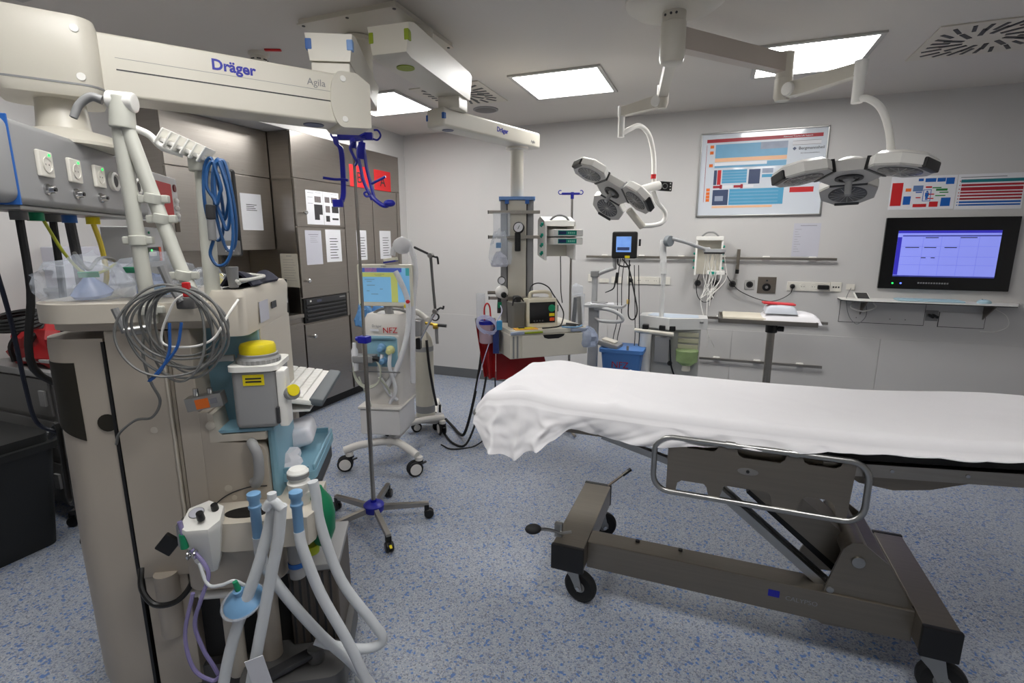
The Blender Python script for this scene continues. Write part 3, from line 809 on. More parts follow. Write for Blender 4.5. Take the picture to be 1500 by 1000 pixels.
B(F4).lathe([(.045, 2.4505), (.045, 2.446), (0, 2.446)], (.16, .0, 0)).obj('marking', LIME, up2)
B(F4).box((.76, 0, 2.415), (.14, .14, .075), .008).obj('joint', CREAM)
F5 = along((-1.625, 2.965), (-1.36, 3.86))
LB = math.hypot(.265, .895)
a2 = B(F5).bb(-.06, LB + .02, -.075, .075, 2.275, 2.385, .016, 3).obj('lower_arm', CREAM)
FRAME[0] = F5
txt('Dräger', .042, (.44, -.0755, 2.322), (1, 0, 0), (0, 0, 1), BLUEM, parent=a2, bold=.0014)
txt('Agila', .026, (.83, -.0755, 2.305), (1, 0, 0), (0, 0, 1), GREYP, parent=a2)
FRAME[0] = Matrix.Identity(4)
for s in (-1, 1): B(F5).box((-.05, s * .068, 2.335), (.024, .018, .036), .004).obj('marking', DBLUE, a2)
B(F5).lathe([(.036, 2.2755), (.036, 2.272), (0, 2.272)], (.05, 0, 0)).obj('marking', SLATEB, a2)
PC = (-1.425, 3.74)
B().lathe([(.085, 2.275), (.085, 2.262), (.055, 2.258), (.048, 2.25), (.048, 1.915)], (PC[0], PC[1], 0)).obj('drop_tube', CREAM)
F6 = Matrix.Translation(Vector((PC[0], PC[1], 0))) @ Matrix.Rotation(math.radians(21), 4, 'Z')
FRAME[0] = F6
c6 = B().bb(-.07, .07, -.08, .08, .80, 1.895, .01).obj('column', CREAM)
for s in (-1, 1):
    B().bb(s * .075, s * .125, -.06, .075, .80, 1.893, .008).obj('side_channel', GREYPL, c6)
    B().bb(s * .069, s * .077, -.07, -.05, .82, 1.88).obj('channel_gap', DGREY, c6)
B().prism(rbox_plan(-.135, .135, -.095, .095, .02, 3), 1.895, 1.918, 'xy', .004).obj('cap', MATS['pale_marking_blue'], c6)
for s in (-1, 1): B().bb(s * .075 - .015, s * .075 + .015, -.097, -.09, 1.865, 1.895, .002).obj('marking', DBLUE, c6)
for z in (1.805, 1.625, 1.17):
    r = B().bb(-.21, .17, -.118, -.108, z - .012, z + .012, .002).obj('rail', STEELH)
    for s in (-1, 1): B().bb(s * .09 - .012, s * .09 + .012, -.11, -.055, z - .01, z + .01).obj('rail_bracket', ALU, r)
    B().bb(-.216, -.21, -.12, -.106, z - .013, z + .013, .001).obj('end_stop', BLACK, r)
gz = B().lathe([(.041, 0), (.041, .02), (.036, .024), (.034, .018), (0, .018)], (.015, -.135, 1.69), (-.25, -1, .25), 24).obj('pressure_gauge', BLACK)
B().lathe([(.034, .0185), (0, .019)], (.015, -.135, 1.69), (-.25, -1, .25), 24).obj('dial', PAPER, gz)
B().box((.012, -.157, 1.695), (.004, .002, .03), 0, (0, 25, 0)).obj('needle', INK, gz)
B().cyl((.005, -.125, 1.52), (.005, -.125, 1.66), .022, n=14, bev=.008).obj('gauge_valve', BLACK)
g2 = B().lathe([(.030, 0), (.030, .02), (.026, .022), (.025, .016), (0, .016)], (-.115, -.15, 1.305), (0, -1, .1), 22).obj('pressure_gauge', BLACK)
B().lathe([(.025, .0165), (0, .017)], (-.115, -.15, 1.305), (0, -1, .1), 22).obj('dial', PAPER, g2)
B().sph((-.115, -.15, 1.22), (.05, .045, .05)).obj('regulator', WHITE)
B().cyl((-.10, -.19, 1.205), (-.095, -.21, 1.20), .022, n=16, bev=.004).obj('regulator_knob', BLACK)
B().cyl((-.22, -.15, 1.215), (-.16, -.15, 1.215), .012, n=12).obj('regulator_stem', STEELD)
B().tube([(-.13, -.15, 1.18), (-.135, -.15, 1.12), (-.135, -.15, 1.06)], .014, 8).obj('regulator_outlet', DGREY)
B().cyl((-.13, -.152, 1.10), (-.13, -.152, 1.145), .016, n=12).obj('green_sleeve', GREEN)
FRAME[0] = Matrix.Identity(4)

# ================================================================ surgical lamps
t = thing('surgical_lamp', 'twin-headed surgical lamp with three-lobed white heads hanging from a round ceiling canopy', 'surgical lamp', (-.28, 2.92, ZC), world=True)
SX, SY = -.275, 2.915
B().lathe([(.24, ZC), (.24, 2.755), (.20, 2.725), (.13, 2.712), (.065, 2.71), (0, 2.71)], (SX, SY, 0), n=40).obj('canopy', CREAM)
sh = B().lathe([(.058, 2.71), (.058, 2.665), (.0565, 2.664), (.0565, 2.662), (.062, 2.661), (.062, 2.50), (.055, 2.478), (.045, 2.474), (0, 2.474)], (SX, SY, 0), n=32).obj('shaft', CREAM)
for a in (-130, -100, -75): B().cyl((SX + .056 * math.cos(math.radians(a)), SY + .056 * math.sin(math.radians(a)), 2.69), (SX + .062 * math.cos(math.radians(a)), SY + .062 * math.sin(math.radians(a)), 2.69), .006, n=8).obj('screw', DGREY, sh)
# arm to the right
E1 = (.29, 3.475)
FA = along((SX, SY), E1); L1 = math.hypot(E1[0] - SX, E1[1] - SY)
B(FA).prism([(.04, 2.545), (.04, 2.645), (L1, 2.615), (L1, 2.525)], -.032, .032, 'xz', .006).obj('first_arm', mat('arm_taupe', (186, 176, 166), .4))
B().lathe([(.045, 2.63), (.045, 2.50), (.043, 2.499), (.043, 2.497), (.047, 2.496), (.047, 2.40), (.035, 2.378), (0, 2.378)], (E1[0], E1[1], 0)).obj('elbow', CREAM)
Y1 = (.60, 3.165)
FB_ = along(E1, Y1); L2 = math.hypot(Y1[0] - E1[0], Y1[1] - E1[1])
B(FB_).prism([(.02, 2.39), (.02, 2.465), (L2, 2.455), (L2, 2.395), (.16, 2.385)], -.026, .026, 'xz', .008).obj('spring_arm', CREAM)
B(FB_).cyl((.06, -.045, 2.425), (.06, .045, 2.425), .036, bev=.006).obj('spring_hinge', WHITE)
B().lathe([(.030, 2.465), (.030, 2.40), (.026, 2.39), (.025, 2.27), (0, 2.27)], (Y1[0], Y1[1], 0)).obj('yoke_post', WHITE)
B().tube([(.60, 3.165, 2.285), (.64, 3.135, 2.28), (.70, 3.125, 2.225), (.745, 3.12, 2.11), (.765, 3.12, 1.98), (.765, 3.12, 1.955)], .017, 10).obj('yoke', WHITE)
# arm away to the other lamp
E2 = (-.375, 3.535)
FC = along((SX, SY), E2); L3 = math.hypot(E2[0] - SX, E2[1] - SY)
B(FC).prism([(.03, 2.48), (.03, 2.55), (L3, 2.535), (L3, 2.47)], -.028, .028, 'xz', .006).obj('first_arm', CREAM)
B().lathe([(.036, 2.545), (.036, 2.44), (.026, 2.41), (0, 2.41)], (E2[0], E2[1], 0)).obj('elbow', CREAM)
Y2 = (-.648, 3.66)
FD = along(E2, Y2); L4 = math.hypot(Y2[0] - E2[0], Y2[1] - E2[1])
B(FD).prism([(.0, 2.42), (.0, 2.495), (L4, 2.465), (L4, 2.41)], -.024, .024, 'xz', .008).obj('spring_arm', CREAM)
B(FD).cyl((.03, -.04, 2.455), (.03, .04, 2.455), .033, bev=.006).obj('spring_hinge', WHITE)
B().lathe([(.026, 2.475), (.026, 2.415), (.022, 2.405), (.022, 2.28), (0, 2.28)], (Y2[0], Y2[1], 0)).obj('yoke_post', WHITE)
B().tube([(-.645, 3.655, 2.30), (-.60, 3.70, 2.335), (-.545, 3.78, 2.368), (-.49, 3.87, 2.32), (-.46, 3.92, 2.20), (-.448, 3.91, 2.08), (-.443, 3.905, 1.985)], .017, 10).obj('yoke', WHITE)
B().cyl((-.515, 3.815, 1.953), (-.405, 3.905, 1.985), .026, .032, bev=.006).obj('yoke_hub', WHITE)
cp = B().box((-.372, 3.925, 1.978), (.105, .02, .065), .004, (0, 4, 21)).obj('control_panel', BLACK)
B().torus((-.368, 3.912, 1.978), (math.sin(math.radians(21)), -math.cos(math.radians(21)), 0), .018, .0025, 20, 6).obj('control_ring', GREYP, cp)
for dz in (-.02, 0, .02): B().box((-.332, 3.928, 1.975 + dz), (.008, .004, .008), 0, (0, 0, 21)).obj('control_key', WHITE, cp)
B().cyl((-.449, 3.903, 2.03), (-.449, 3.903, 2.06), .0185, n=14).obj('red_sticker', RED)
B().tube([(-.45, 3.90, 1.95), (-.42, 3.945, 1.876), (-.365, 4.0, 1.80), (-.375, 3.995, 1.735), (-.43, 3.95, 1.71), (-.511, 3.88, 1.702)], .017, 10).obj('lower_yoke', WHITE)
B().cyl((-.505, 3.885, 1.695), (-.60, 3.81, 1.815), .026, .024, bev=.006).obj('lower_hub', CREAM)
LENS = mat('lamp_lens', (78, 78, 80), .25, var=.25, vscale=40)
HOUS = mat('lamp_underside', (186, 184, 180), .4)
def lamp_head(c, a, n, k, lettering):
    a, n = V3(a).normalized(), V3(n).normalized()
    z = -n
    y = z.cross(a).normalized()
    M4 = Matrix((a, y, z)).transposed().to_4x4(); M4.translation = V3(c)
    M4 = M4 @ Matrix.Scale(k, 4)
    FRAME[0] = M4
    hexa = [(.158 * math.cos(math.radians(30 + 60 * i)), .158 * math.sin(math.radians(30 + 60 * i))) for i in range(6)]
    h = B().prism(hexa, 0, .058, 'xy', .006).obj('lamp_head', HOUS)
    B().lathe([(.09, .05), (.085, .075), (.06, .10), (0, .108)], n=28).obj('dome', WHITE, h)
    B().lathe([(.068, 0), (.068, -.006), (.05, -.008), (.045, .004), (0, .004)], n=28).obj('centre_ring', BLACK, h)
    B().lathe([(.03, .0), (.028, -.012), (.017, -.02), (.017, -.085), (.013, -.095), (0, -.096)], n=18).obj('sterile_handle', GREYPL, h)
    for i in range(3):
        ang = math.radians(120 * i)
        L = Matrix.Rotation(ang, 4, 'Z') @ Matrix.Translation(Vector((.128, 0, 0))) @ Matrix.Rotation(math.radians(11), 4, 'Y')
        poly = [(.012, -.088), (.012, .088), (.07, .145), (.185, .135), (.26, .055), (.26, -.055), (.185, -.135), (.07, -.145)]
        lobe = B(L).prism(poly, .0, .06, 'xy', .008).obj('lamp_lobe', HOUS)
        tp = [(x * .985 + .002, y * .985) for x, y in poly]
        b = B(L); b.rings([[(.12 + (x - .12) * 1.015, y * 1.02, .010) for x, y in poly], [(.12 + (x - .12) * 1.015, y * 1.02, .056) for x, y in poly], [(.12 + (x - .12) * .84, y * .84, .078) for x, y in poly]])
        b.obj('lobe_shell', WHITE, lobe)
        B(L).lathe([(.098, .0), (.098, -.003), (.092, -.004), (.0, -.0035)], (.122, 0, 0), n=30).obj('lens', LENS, lobe)
        b = B(L)
        for q in range(8): b.box((.122, 0, -.0045), (.002, .182, .001), 0, (0, 0, 22.5 * q))
        b.obj('lens_facets', HOUS, lobe)
        B(L).bb(.228, .268, -.066, .066, -.003, .05, .008).obj('grip', BLACK, lobe)
        B(L).bb(-.004, .014, -.092, .092, -.004, .066).obj('seam_strip', BLACK, lobe)
    if lettering:
        FRAME[0] = M4 @ Matrix.Rotation(math.radians(120 * lettering), 4, 'Z') @ Matrix.Translation(Vector((.128, 0, 0))) @ Matrix.Rotation(math.radians(11), 4, 'Y')
        B().bb(.075, .115, -.1495, -.146, .018, .042).obj('warning_label', YELLOW, h)
        txt('Amsco L50', .022, (.125, -.1455, .022), (1, .09, 0), (0, 0, 1), INK, parent=h)
    FRAME[0] = Matrix.Identity(4)
lamp_head((.612, 3.19, 1.915), (.189, .963, -.194), (-.006, -.197, -.98), .93, 1)
lamp_head((-.724, 3.814, 1.938), (-.616, -.487, .619), (-.424, -.458, -.781), .87, None)
# ================================================================ patient trolley (operating stretcher)
BEDM = STEELD
t = thing('patient_trolley', 'dark bronze hydraulic patient trolley with side rail and big castors', 'stretcher', (.15, 2.27, 0), world=True)
for a, b, nm in ((-.575, -.435, 0), (.755, .865, 1)):
    cb = B().bb(a, b, 1.955, 2.565, .195, .305, .006).obj('cross_beam', BEDM)
    B().bb(a - .002, b + .002, 1.935, 1.957, .190, .307, .005).obj('end_cap', BLACK, cb)
    B().bb(a - .002, b + .002, 2.563, 2.585, .190, .307, .005).obj('end_cap', BLACK, cb)
B().bb(-.437, .757, 2.02, 2.125, .175, .300, .006).obj('long_beam', BEDM)
for x in (-.23, -.05): B().cyl((x, 2.10, .30), (x, 2.10, .308), .009, n=10).obj('beam_stud', BLACK)
def bed_castor(x, y, ang):
    f = Matrix.Translation(Vector((x, y, 0))) @ Matrix.Rotation(math.radians(ang), 4, 'Z')
    c = B(f).lathe([(.03, 0), (.03, .02), (0, .02)], (0, 0, .175)).obj('castor', ALU)
    B(f).prism([(-.03, .178), (.035, .178), (.045, .13), (.06, .07), (.035, .06), (.0, .12), (-.03, .15)], -.028, -.022, 'xz', .002).obj('fork', ALU, c)
    B(f).prism([(-.03, .178), (.035, .178), (.045, .13), (.06, .07), (.035, .06), (.0, .12), (-.03, .15)], .022, .028, 'xz', .002).obj('fork', ALU, c)
    B(f).lathe([(.05, -.016), (.062, -.019), (.074, -.012), (.076, 0), (.074, .012), (.062, .019), (.05, .016)], (.04, 0, .077), (0, 1, 0), 32).obj('tyre', RUBBER, c)
    B(f).lathe([(.0, -.017), (.052, -.015), (.058, -.01), (.058, .01), (.052, .015), (0, .017)], (.04, 0, .077), (0, 1, 0), 28).obj('wheel_disc', GREYP, c)
    B(f).cyl((.04, -.033, .077), (.04, .033, .077), .010, n=12).obj('axle', CHROME, c)
bed_castor(-.50, 2.03, -12)
bed_castor(-.50, 2.53, 35)
bed_castor(.81, 2.0, -8)
bed_castor(.81, 2.53, 30)
# foot pedals
p = B().tube([(-.50, 1.99, .35), (-.545, 1.97, .345), (-.565, 1.955, .36), (-.60, 1.93, .375), (-.63, 1.905, .383)], .007, 8).obj('foot_pedal', ALU)
B().bb(-.575, -.54, 1.975, 2.0, .32, .385, .004).obj('pedal_bracket', ALU, p)
B().sph((-.645, 1.895, .386), (.036, .028, .02), 16, (0, 0, 30)).obj('pedal_pad', RUBBER, p)
p = B().box((-.385, 2.48, .40), (.13, .016, .008), .003, (0, -38, 25)).obj('brake_lever', STEELD)
B().box((-.345, 2.50, .432), (.055, .022, .012), .004, (0, -38, 25)).obj('lever_grip', BLACK, p)
# lifting column with pivot housing
for y in (2.03, 2.40):
    h = B().prism([(.43, .19), (.47, .30), (.515, .485), (.54, .515), (.575, .52), (.66, .455), (.75, .30), (.75, .18), (.48, .16)], y, y + .012, 'xz', .003).obj('pivot_plate', BEDM)
    B().cyl((.566, y - .010, .446), (.566, y + .014, .446), .022, n=20, bev=.003).obj('pivot_bolt', ALU, h)
    B().cyl((.49, y - .006, .312), (.49, y + .014, .312), .013, n=16, bev=.002).obj('lower_bolt', ALU, h)
B().cyl((.56, 2.04, .47), (.56, 2.41, .47), .045, n=24).obj('pivot_barrel', STEELD)
B().prism([(.60, .30), (.57, .46), (.66, .455), (.755, .305)], 2.045, 2.40, 'xz', .004).obj('pivot_cover', BEDM)
def slanted(p0, p1, w, y0, y1, r=.01):
    p0, p1 = V3(p0), V3(p1); d = (p1 - p0).normalized(); n = Vector((-d.z, 0, d.x))
    return B().prism([((p0 - n * w).x, (p0 - n * w).z), ((p1 - n * w).x, (p1 - n * w).z), ((p1 + n * w).x, (p1 + n * w).z), ((p0 + n * w).x, (p0 + n * w).z)], y0, y1, 'xz', r)
slanted((.56, 0, .40), (.14, 0, .73), .058, 2.13, 2.31, .03).obj('lifting_arm', BEDM)
slanted((.53, 0, .33), (.20, 0, .60), .02, 2.16, 2.28, .004).obj('inner_ram', BLACK)
for y in (2.07, 2.115):
    slanted((.49, 0, .285), (.06, 0, .625), .016, y, y + .03, .008).obj('gas_strut', ALU)
B().box((.49, 2.095, .275), (.05, .10, .055), .008, (0, 38, 0)).obj('strut_foot', DGREY)
slanted((-.40, 0, .775), (.06, 0, .655), .014, 2.08, 2.11, .006).obj('gas_strut', ALU)
slanted((-.38, 0, .80), (.06, 0, .69), .008, 2.16, 2.18, .004).obj('linkage', BLACK)
B().bb(.03, .24, 2.02, 2.50, .66, .79, .01).obj('head_block', BEDM)
# table frame
B().prism([(-.90, .825), (-.10, .817), (.42, .80), (.42, .842), (-.10, .862), (-.90, .86)], 1.955, 2.595, 'xz', .004).obj('back_section', BEDM)
rs = B().prism([(.40, .80), (1.18, .868), (1.18, .912), (.40, .845)], 1.948, 2.60, 'xz', .004).obj('seat_section', STEELH)
B().prism([(.45, .815), (.52, .775), (.62, .765), (.72, .785), (.86, .842), (.45, .815)], 1.975, 2.57, 'xz').obj('underside_tray', BEDM)
for x in (.60, .80): B().cyl((x, 1.942, .845 + (x - .6) * .087), (x, 1.95, .845 + (x - .6) * .087), .006, n=10).obj('frame_bolt', CHROME, rs)
MTB = mat('mattress_black', (12, 12, 13), .6)
B().prism([(-.88, .862), (-.1, .862), (.42, .852), (1.17, .918), (1.17, .975), (.42, .928), (-.1, .925), (-.88, .925)], 1.965, 2.585, 'xz', .015).obj('mattress', MTB)
B().tube([(-.80, 1.955, .83), (-.90, 1.965, .83), (-.955, 2.0, .83), (-.975, 2.08, .83), (-.975, 2.27, .83), (-.975, 2.46, .83), (-.955, 2.54, .83), (-.90, 2.585, .83), (-.80, 2.595, .83)], .017, 10).obj('end_bumper', ALU)
# side rail
def rail_loop(y):
    x0, x1, z0, z1, r = -.165, .535, .648, .868, .06
    pts = []
    for cx, cz, a0 in ((x1 - r, z1 - r, 0), (x0 + r, z1 - r, 90), (x0 + r, z0 + r, 180), (x1 - r, z0 + r, 270)):
        for k in range(6):
            a = math.radians(a0 + 90 * k / 5)
            pts.append((cx + r * math.cos(a), y, cz + r * math.sin(a)))
    lp = B().tube(pts, .011, 10, 1, False, True).obj('side_rail', ALU)
    xs = [(-.115, .865), (-.065, .865), (-.055, .842), (-.045, .835), (.045, .835), (.055, .842), (.065, .865), (.12, .865), (.13, .835), (.145, .826), (.265, .826), (.28, .84), (.285, .865), (.33, .865), (.34, .842), (.355, .834), (.435, .834), (.45, .845), (.455, .866), (.495, .866),
          (.485, .655), (.455, .652), (.445, .70), (.43, .715), (.36, .715), (.34, .70), (.33, .652), (.255, .652), (.245, .70), (.23, .712), (.10, .712), (.09, .705), (.075, .652), (.04, .652), (.03, .69), (.02, .702), (-.06, .702), (-.075, .69), (-.08, .655), (-.115, .655)]
    B().prism(xs, y - .003, y + .003, 'xz').obj('rail_panel', BEDM, lp)
    s = 1 if y < 2.2 else -1
    for x in (.10, .305): B().cyl((x - .016, y, .868), (x + .016, y, .868), .014, n=14).obj('rail_clip', ALU, lp)
    B().prism([(.165 + .025 * math.cos(a) * (1.4 if abs(math.cos(a)) > .1 else 1), .777 + .014 * math.sin(a)) for a in [2 * PI * k / 16 for k in range(16)]], y - .0045 * s, y - .003 * s, 'xz').obj('emblem', STEELH, lp)
    B().cyl((.165, y - .0045 * s, .777), (.165, y - .0065 * s, .777), .006, n=10).obj('emblem_dot', BLACK, lp)
    for x in (-.03, .40): B().bb(x - .02, x + .02, min(y, y + .03 * s), max(y, y + .03 * s), .80, .83, .003).obj('rail_bracket', BEDM, lp)
rail_loop(1.928)
rail_loop(2.62)
# name plate and lettering on the beam
b1 = B().bb(.285, .325, 2.0185, 2.021, .236, .264).obj('nameplate', BLUEM)
txt('CALYPSO', .026, (.345, 2.0195, .235), (1, 0, 0), (0, 0, 1), ALU)

# sheet -----------------------------------------------------------------------
def lerp_tab(tab, x):
    if x <= tab[0][0]: return tab[0][1]
    for (a, va), (b, vb) in zip(tab, tab[1:]):
        if x <= b:
            k = (x - a) / (b - a); k = k * k * (3 - 2 * k)
            return va + (vb - va) * k
    return tab[-1][1]
TOPZ = [(-.95, .925), (-.88, .95), (-.72, .972), (-.52, .952), (.2, .948), (.5, .953), (1.18, .992)]
LOWN = [(-.95, .80), (-.86, .73), (-.80, .718), (-.73, .708), (-.64, .755), (-.57, .798), (-.50, .845), (-.36, .822), (-.19, .825), (.0, .842), (.168, .866), (.48, .893), (.75, .925), (1.18, .955)]
from mathutils import noise as mnoise
def nz(x, y, s, o=0.0): return mnoise.noise(Vector((x * s + o, y * s + o * 1.3, o)))
def sheet(u, v):
    x = -.955 + 2.14 * u
    zt = lerp_tab(TOPZ, x)
    lo = lerp_tab(LOWN, x)
    # v: 0 far hem .. 0.1 far edge .. 0.72 near edge .. 1 near hem
    endk = max(0, (-.87 - x) / .085)
    zt -= .05 * endk ** 2
    if v < .08:
        k = v / .08
        y, z = 2.622 - .012 * k, zt - .075 * (1 - k) - .012
    elif v < .12:
        k = (v - .08) / .04
        y, z = 2.61 - .03 * k, zt - .012 + .010 * math.sin(k * PI / 2)
    elif v < .66:
        k = (v - .12) / .54
        y = 2.58 - .585 * k
        z = zt - .004 * (1 - abs(2 * k - 1)) + .004 * nz(x, y, 4.0) + .003 * abs(nz(x + y, y, 7.0, 3.0))
        z += .010 * math.exp(-((k - 1.0) / .14) ** 2) * nz(x * 1.2, y * .6, 8.0, 1.0)
        z += .012 * math.exp(-((x + .74) / .09) ** 2) * math.exp(-((k - .9) / .3) ** 2)
    elif v < .74:
        k = (v - .66) / .08
        y, z = 1.995 - .045 * math.sin(k * PI / 2), zt - .045 * (1 - math.cos(k * PI / 2))
    else:
        k = (v - .74) / .26
        zk = (zt - .045) + (lo - zt + .045) * k
        z = zk + .006 * math.sin(x * 13 + 1) * k * (x > -.4)
        d1 = abs(nz(x * 1.0 + zk * 1.6, zk, 6.0, 2.0)); d2 = abs(nz(x * 1.0 - zk * 2.2, zk, 9.0, 5.0))
        fold = .055 * (d1 - .25) + .024 * (d2 - .2)
        corner = max(0, min(1, (-.50 - x) / .10)) * max(0, min(1, (x + .95) / .08))
        px_ = (x + .88) / .33 + .12 * nz(k, x, 3.0, 2.0)
        pleat = .030 * math.exp(-((px_ - .16) / .07) ** 2) + .024 * math.exp(-((px_ - .52) / .06) ** 2) + .018 * math.exp(-((px_ - .80) / .05) ** 2) - .012 + .010 * nz(x, k * .4, 14.0, 4.0)
        tuck = math.exp(-((x + .40) / .10) ** 2)
        y = 1.938 - .020 * k ** .7 - fold * k ** .6 * (1 - corner) * 1.0 + .018 * tuck * k
        y -= corner * (.045 * k + pleat * 1.5 * k ** .7)
        y = min(y, 1.954)
        z -= .012 * corner * k * abs(math.sin(x * 23))
    # left end rounds in towards the bumper
    if x < -.80:
        e = (-.80 - x) / .155
        y = 2.28 + (y - 2.28) * (1 - .10 * e * e)
    # crease across the bed and the pulled fold near the rail
    z += .003 * math.exp(-((x + .36) / .006) ** 2) * (.1 < v < .66)
    z += .010 * math.exp(-((x + .33) / .03) ** 2) * math.exp(-((v - .66) / .05) ** 2)
    return (x, y, z)
s = B(); s.surf(sheet, 220, 90, .003)
single(s, 'bed_sheet', CLOTH, 'white linen sheet draped over the patient trolley, hanging at the left corner', 'sheet', ang=80)
# ================================================================ anaesthesia workstation in the left foreground
MO = (-1.604, 1.019, 0)
t = thing('anaesthesia_workstation', 'tall beige anaesthesia workstation with vaporizer, keyboard and breathing hoses', 'medical machine', MO, 31.4)
MS = t
BEIGEL = mat('beige_housing_light', (204, 196, 182), .42, var=.03, vscale=3)
def arc(cx, cy, r, a0, a1, n=6):
    return [(cx + r * math.cos(math.radians(a0 + (a1 - a0) * k / n)), cy + r * math.sin(math.radians(a0 + (a1 - a0) * k / n))) for k in range(n + 1)]
# rear cover with the rounded corner (machine back points left)
pl = [(-.115, .62), (-.115, .0)] + arc(-.20, .115, .115, -90, -180, 8) + [(-.315, .56)] + arc(-.255, .56, .06, 180, 90, 4)
def cover_ring(z, k):
    return [(-.115 + (x + .115) * k, .3 + (y - .3) * (1 - (1 - k) * .35), z) for x, y in pl]
b = B(); b.rings([cover_ring(.035, .80), cover_ring(.06, .93), cover_ring(.12, 1.0), cover_ring(.6, 1.02), cover_ring(1.0, .99), cover_ring(1.28, 1.0), cover_ring(1.31, .985)])
rc = b.obj('rear_cover', BEIGE)
# dark grip recess following the rounded corner
def recess(u, v):
    a = math.radians(-162 + 72 * u); z0 = 1.045 - .055 * u; z = z0 + (1.238 - z0) * v
    r = .1155 + .0015
    return (-.20 + r * math.cos(a), .115 + r * math.sin(a), z)
GRIPD = mat('grip_recess_dark', (34, 30, 18), .7)
B().surf(recess, 10, 6, .002).obj('grip_recess', GRIPD, rc)
B().lathe([(.028, 0), (.028, .002), (0, .002)], (-.135, .0, 1.045), (0, -1, 0), 18).obj('cable_hole', GRIPD, rc)
B().bb(-.119, -.110, -.004, .02, .06, 1.30).obj('seam', BLACK, rc)
# side panels
sp = B().bb(-.108, .046, -.006, .60, .50, 1.335, .006).obj('side_panel', BEIGE)
B().bb(-.102, .03, .0, .58, .07, .50, .004).obj('lower_side_panel', BEIGE)
B().lathe([(.011, 0), (.011, .0015), (0, .002)], (-.005, -.006, 1.015), (0, -1, 0), 16).obj('screw_cap', BEIGEL, sp)
B().bb(.046, .053, -.010, .60, .50, 1.33, .002).obj('panel_rib', BEIGEL, sp)
B().bb(.056, .066, -.003, .60, .50, 1.33, .002).obj('panel_groove', mat('beige_groove', (158, 148, 134), .5), sp)
B().bb(.066, .130, -.006, .58, .545, 1.335, .008).obj('column_panel', BEIGE)
B().bb(.126, .156, -.006, .10, .545, 1.065, .004).obj('column_step', BEIGE)
fp = [(.152, .545)] + [(.24, .55)] + arc(.265, .62, .055, -90, 0, 4) + [(.318, .90)] + arc(.27, .905, .048, 0, 90, 5) + [(.165, .962), (.152, .98)]
dr = B().prism(fp, -.006, .45, 'xz', .01).obj('lower_door', BEIGE)
for x, z, r in ((.19, .80, .012), (.205, .765, .008)): B().lathe([(r, 0), (r, .0015), (0, .0018)], (x, -.006, z), (0, -1, 0), 16).obj('screw_cap', BEIGEL, dr)
B().tube([(.275, -.008, .955), (.29, -.035, .95), (.302, -.045, .92), (.300, -.045, .86), (.288, -.040, .825), (.272, -.008, .818)], .016, 12).obj('door_handle', GREYPL, dr)
B().tube([(.085, -.008, .66), (.12, -.01, .72), (.18, -.012, .775), (.25, -.012, .80), (.31, -.01, .80)], .0022, 6).obj('door_seam', DGREY, dr)
# light blue niche with stepped beige frame
B().bb(.128, .295, .10, .50, .96, 1.335, .006).obj('niche_back', LBLUE)
B().prism([(.152, .962), (.152, 1.06), (.168, 1.055), (.175, 1.0), (.19, .985), (.32, .988), (.32, .962)], -.007, .10, 'xz', .003).obj('niche_frame', BEIGEL)
B().bb(.178, .345, -.004, .12, .989, 1.0, .002).obj('niche_floor', LBLUE)
B().bb(.318, .345, .01, .26, .72, .99, .012).obj('side_cheek', LBLUE)
B().lathe([(.014, 0), (.014, .006), (.010, .008), (0, .008)], (.16, -.008, 1.02), (0, -1, 0), 14).obj('niche_latch', BEIGEL)
# vaporizer
FRAME[0] = WM[MS.name] @ Matrix.Translation(Vector((.012, .06, 0)))
vp = B().bb(.226, .358, -.085, .09, 1.005, 1.205, .018, 3).obj('vaporizer', GREYPL)
B().prism(rbox_plan(.216, .366, -.092, .095, .03), 1.195, 1.212, 'xy', .004).obj('vaporizer_rim', WHITE, vp)
b = B(); b.lathe([(.066, 1.212), (.066, 1.225), (.060, 1.232), (.060, 1.240), (.057, 1.242)], (.292, -.01, 0), n=36); b.obj('dial_ring', GREYP, vp)
b = B()
for k in range(26):
    a = 2 * PI * k / 26
    b.box((.292 + .0655 * math.cos(a), -.01 + .0655 * math.sin(a), 1.219), (.004, .006, .012), 0, (0, 0, math.degrees(a)))
b.obj('dial_ribs', GREYPL, vp)
B().lathe([(.055, 1.24), (.055, 1.262), (.05, 1.272), (.035, 1.276), (0, 1.276)], (.292, -.01, 0), n=32).obj('dial_cap', YELLOW, vp)
B().bb(.262, .325, -.0865, -.084, 1.150, 1.185).obj('warning_label', YELLOW, vp)
for k in range(2): B().bb(.27, .317, -.0872, -.086, 1.160 + k * .01, 1.165 + k * .01).obj('label_text', INK, vp)
B().bb(.185, .235, -.06, -.045, 1.225, 1.245, .003).obj('lock_lever', ALU, vp)
B().box((.372, -.05, 1.10), (.03, .06, .19), .008).obj('filling_block', WHITE, vp)
B().bb(.352, .362, -.088, -.06, 1.02, 1.075, .002).obj('sight_glass', DGREY, vp)
B().cyl((.39, -.06, 1.112), (.41, -.085, 1.122), .022, .024, n=16, bev=.004).obj('filler_cap', GREYP, vp)
B().cyl((.402, -.075, 1.125), (.412, -.088, 1.13), .019, n=16).obj('filler_ring', YELLOW, vp)
FRAME[0] = WM[MS.name]
# steel mounting bracket with orange label
br = B().box((.172, -.05, 1.115), (.105, .04, .042), .002, (0, -9, 0)).obj('clamp_bracket', ALU)
B().box((.168, -.071, 1.112), (.038, .002, .03), 0, (0, -9, 0)).obj('bracket_label', ORANGE, br)
B().box((.20, -.071, 1.12), (.02, .0015, .016), 0, (0, -9, 0)).obj('bracket_mark', INKG, br)
for dx in (0, .04): B().cyl((.145 + dx, -.05, 1.13), (.145 + dx, -.05, 1.155), .008, n=10).obj('bracket_screw', CHROME, br)
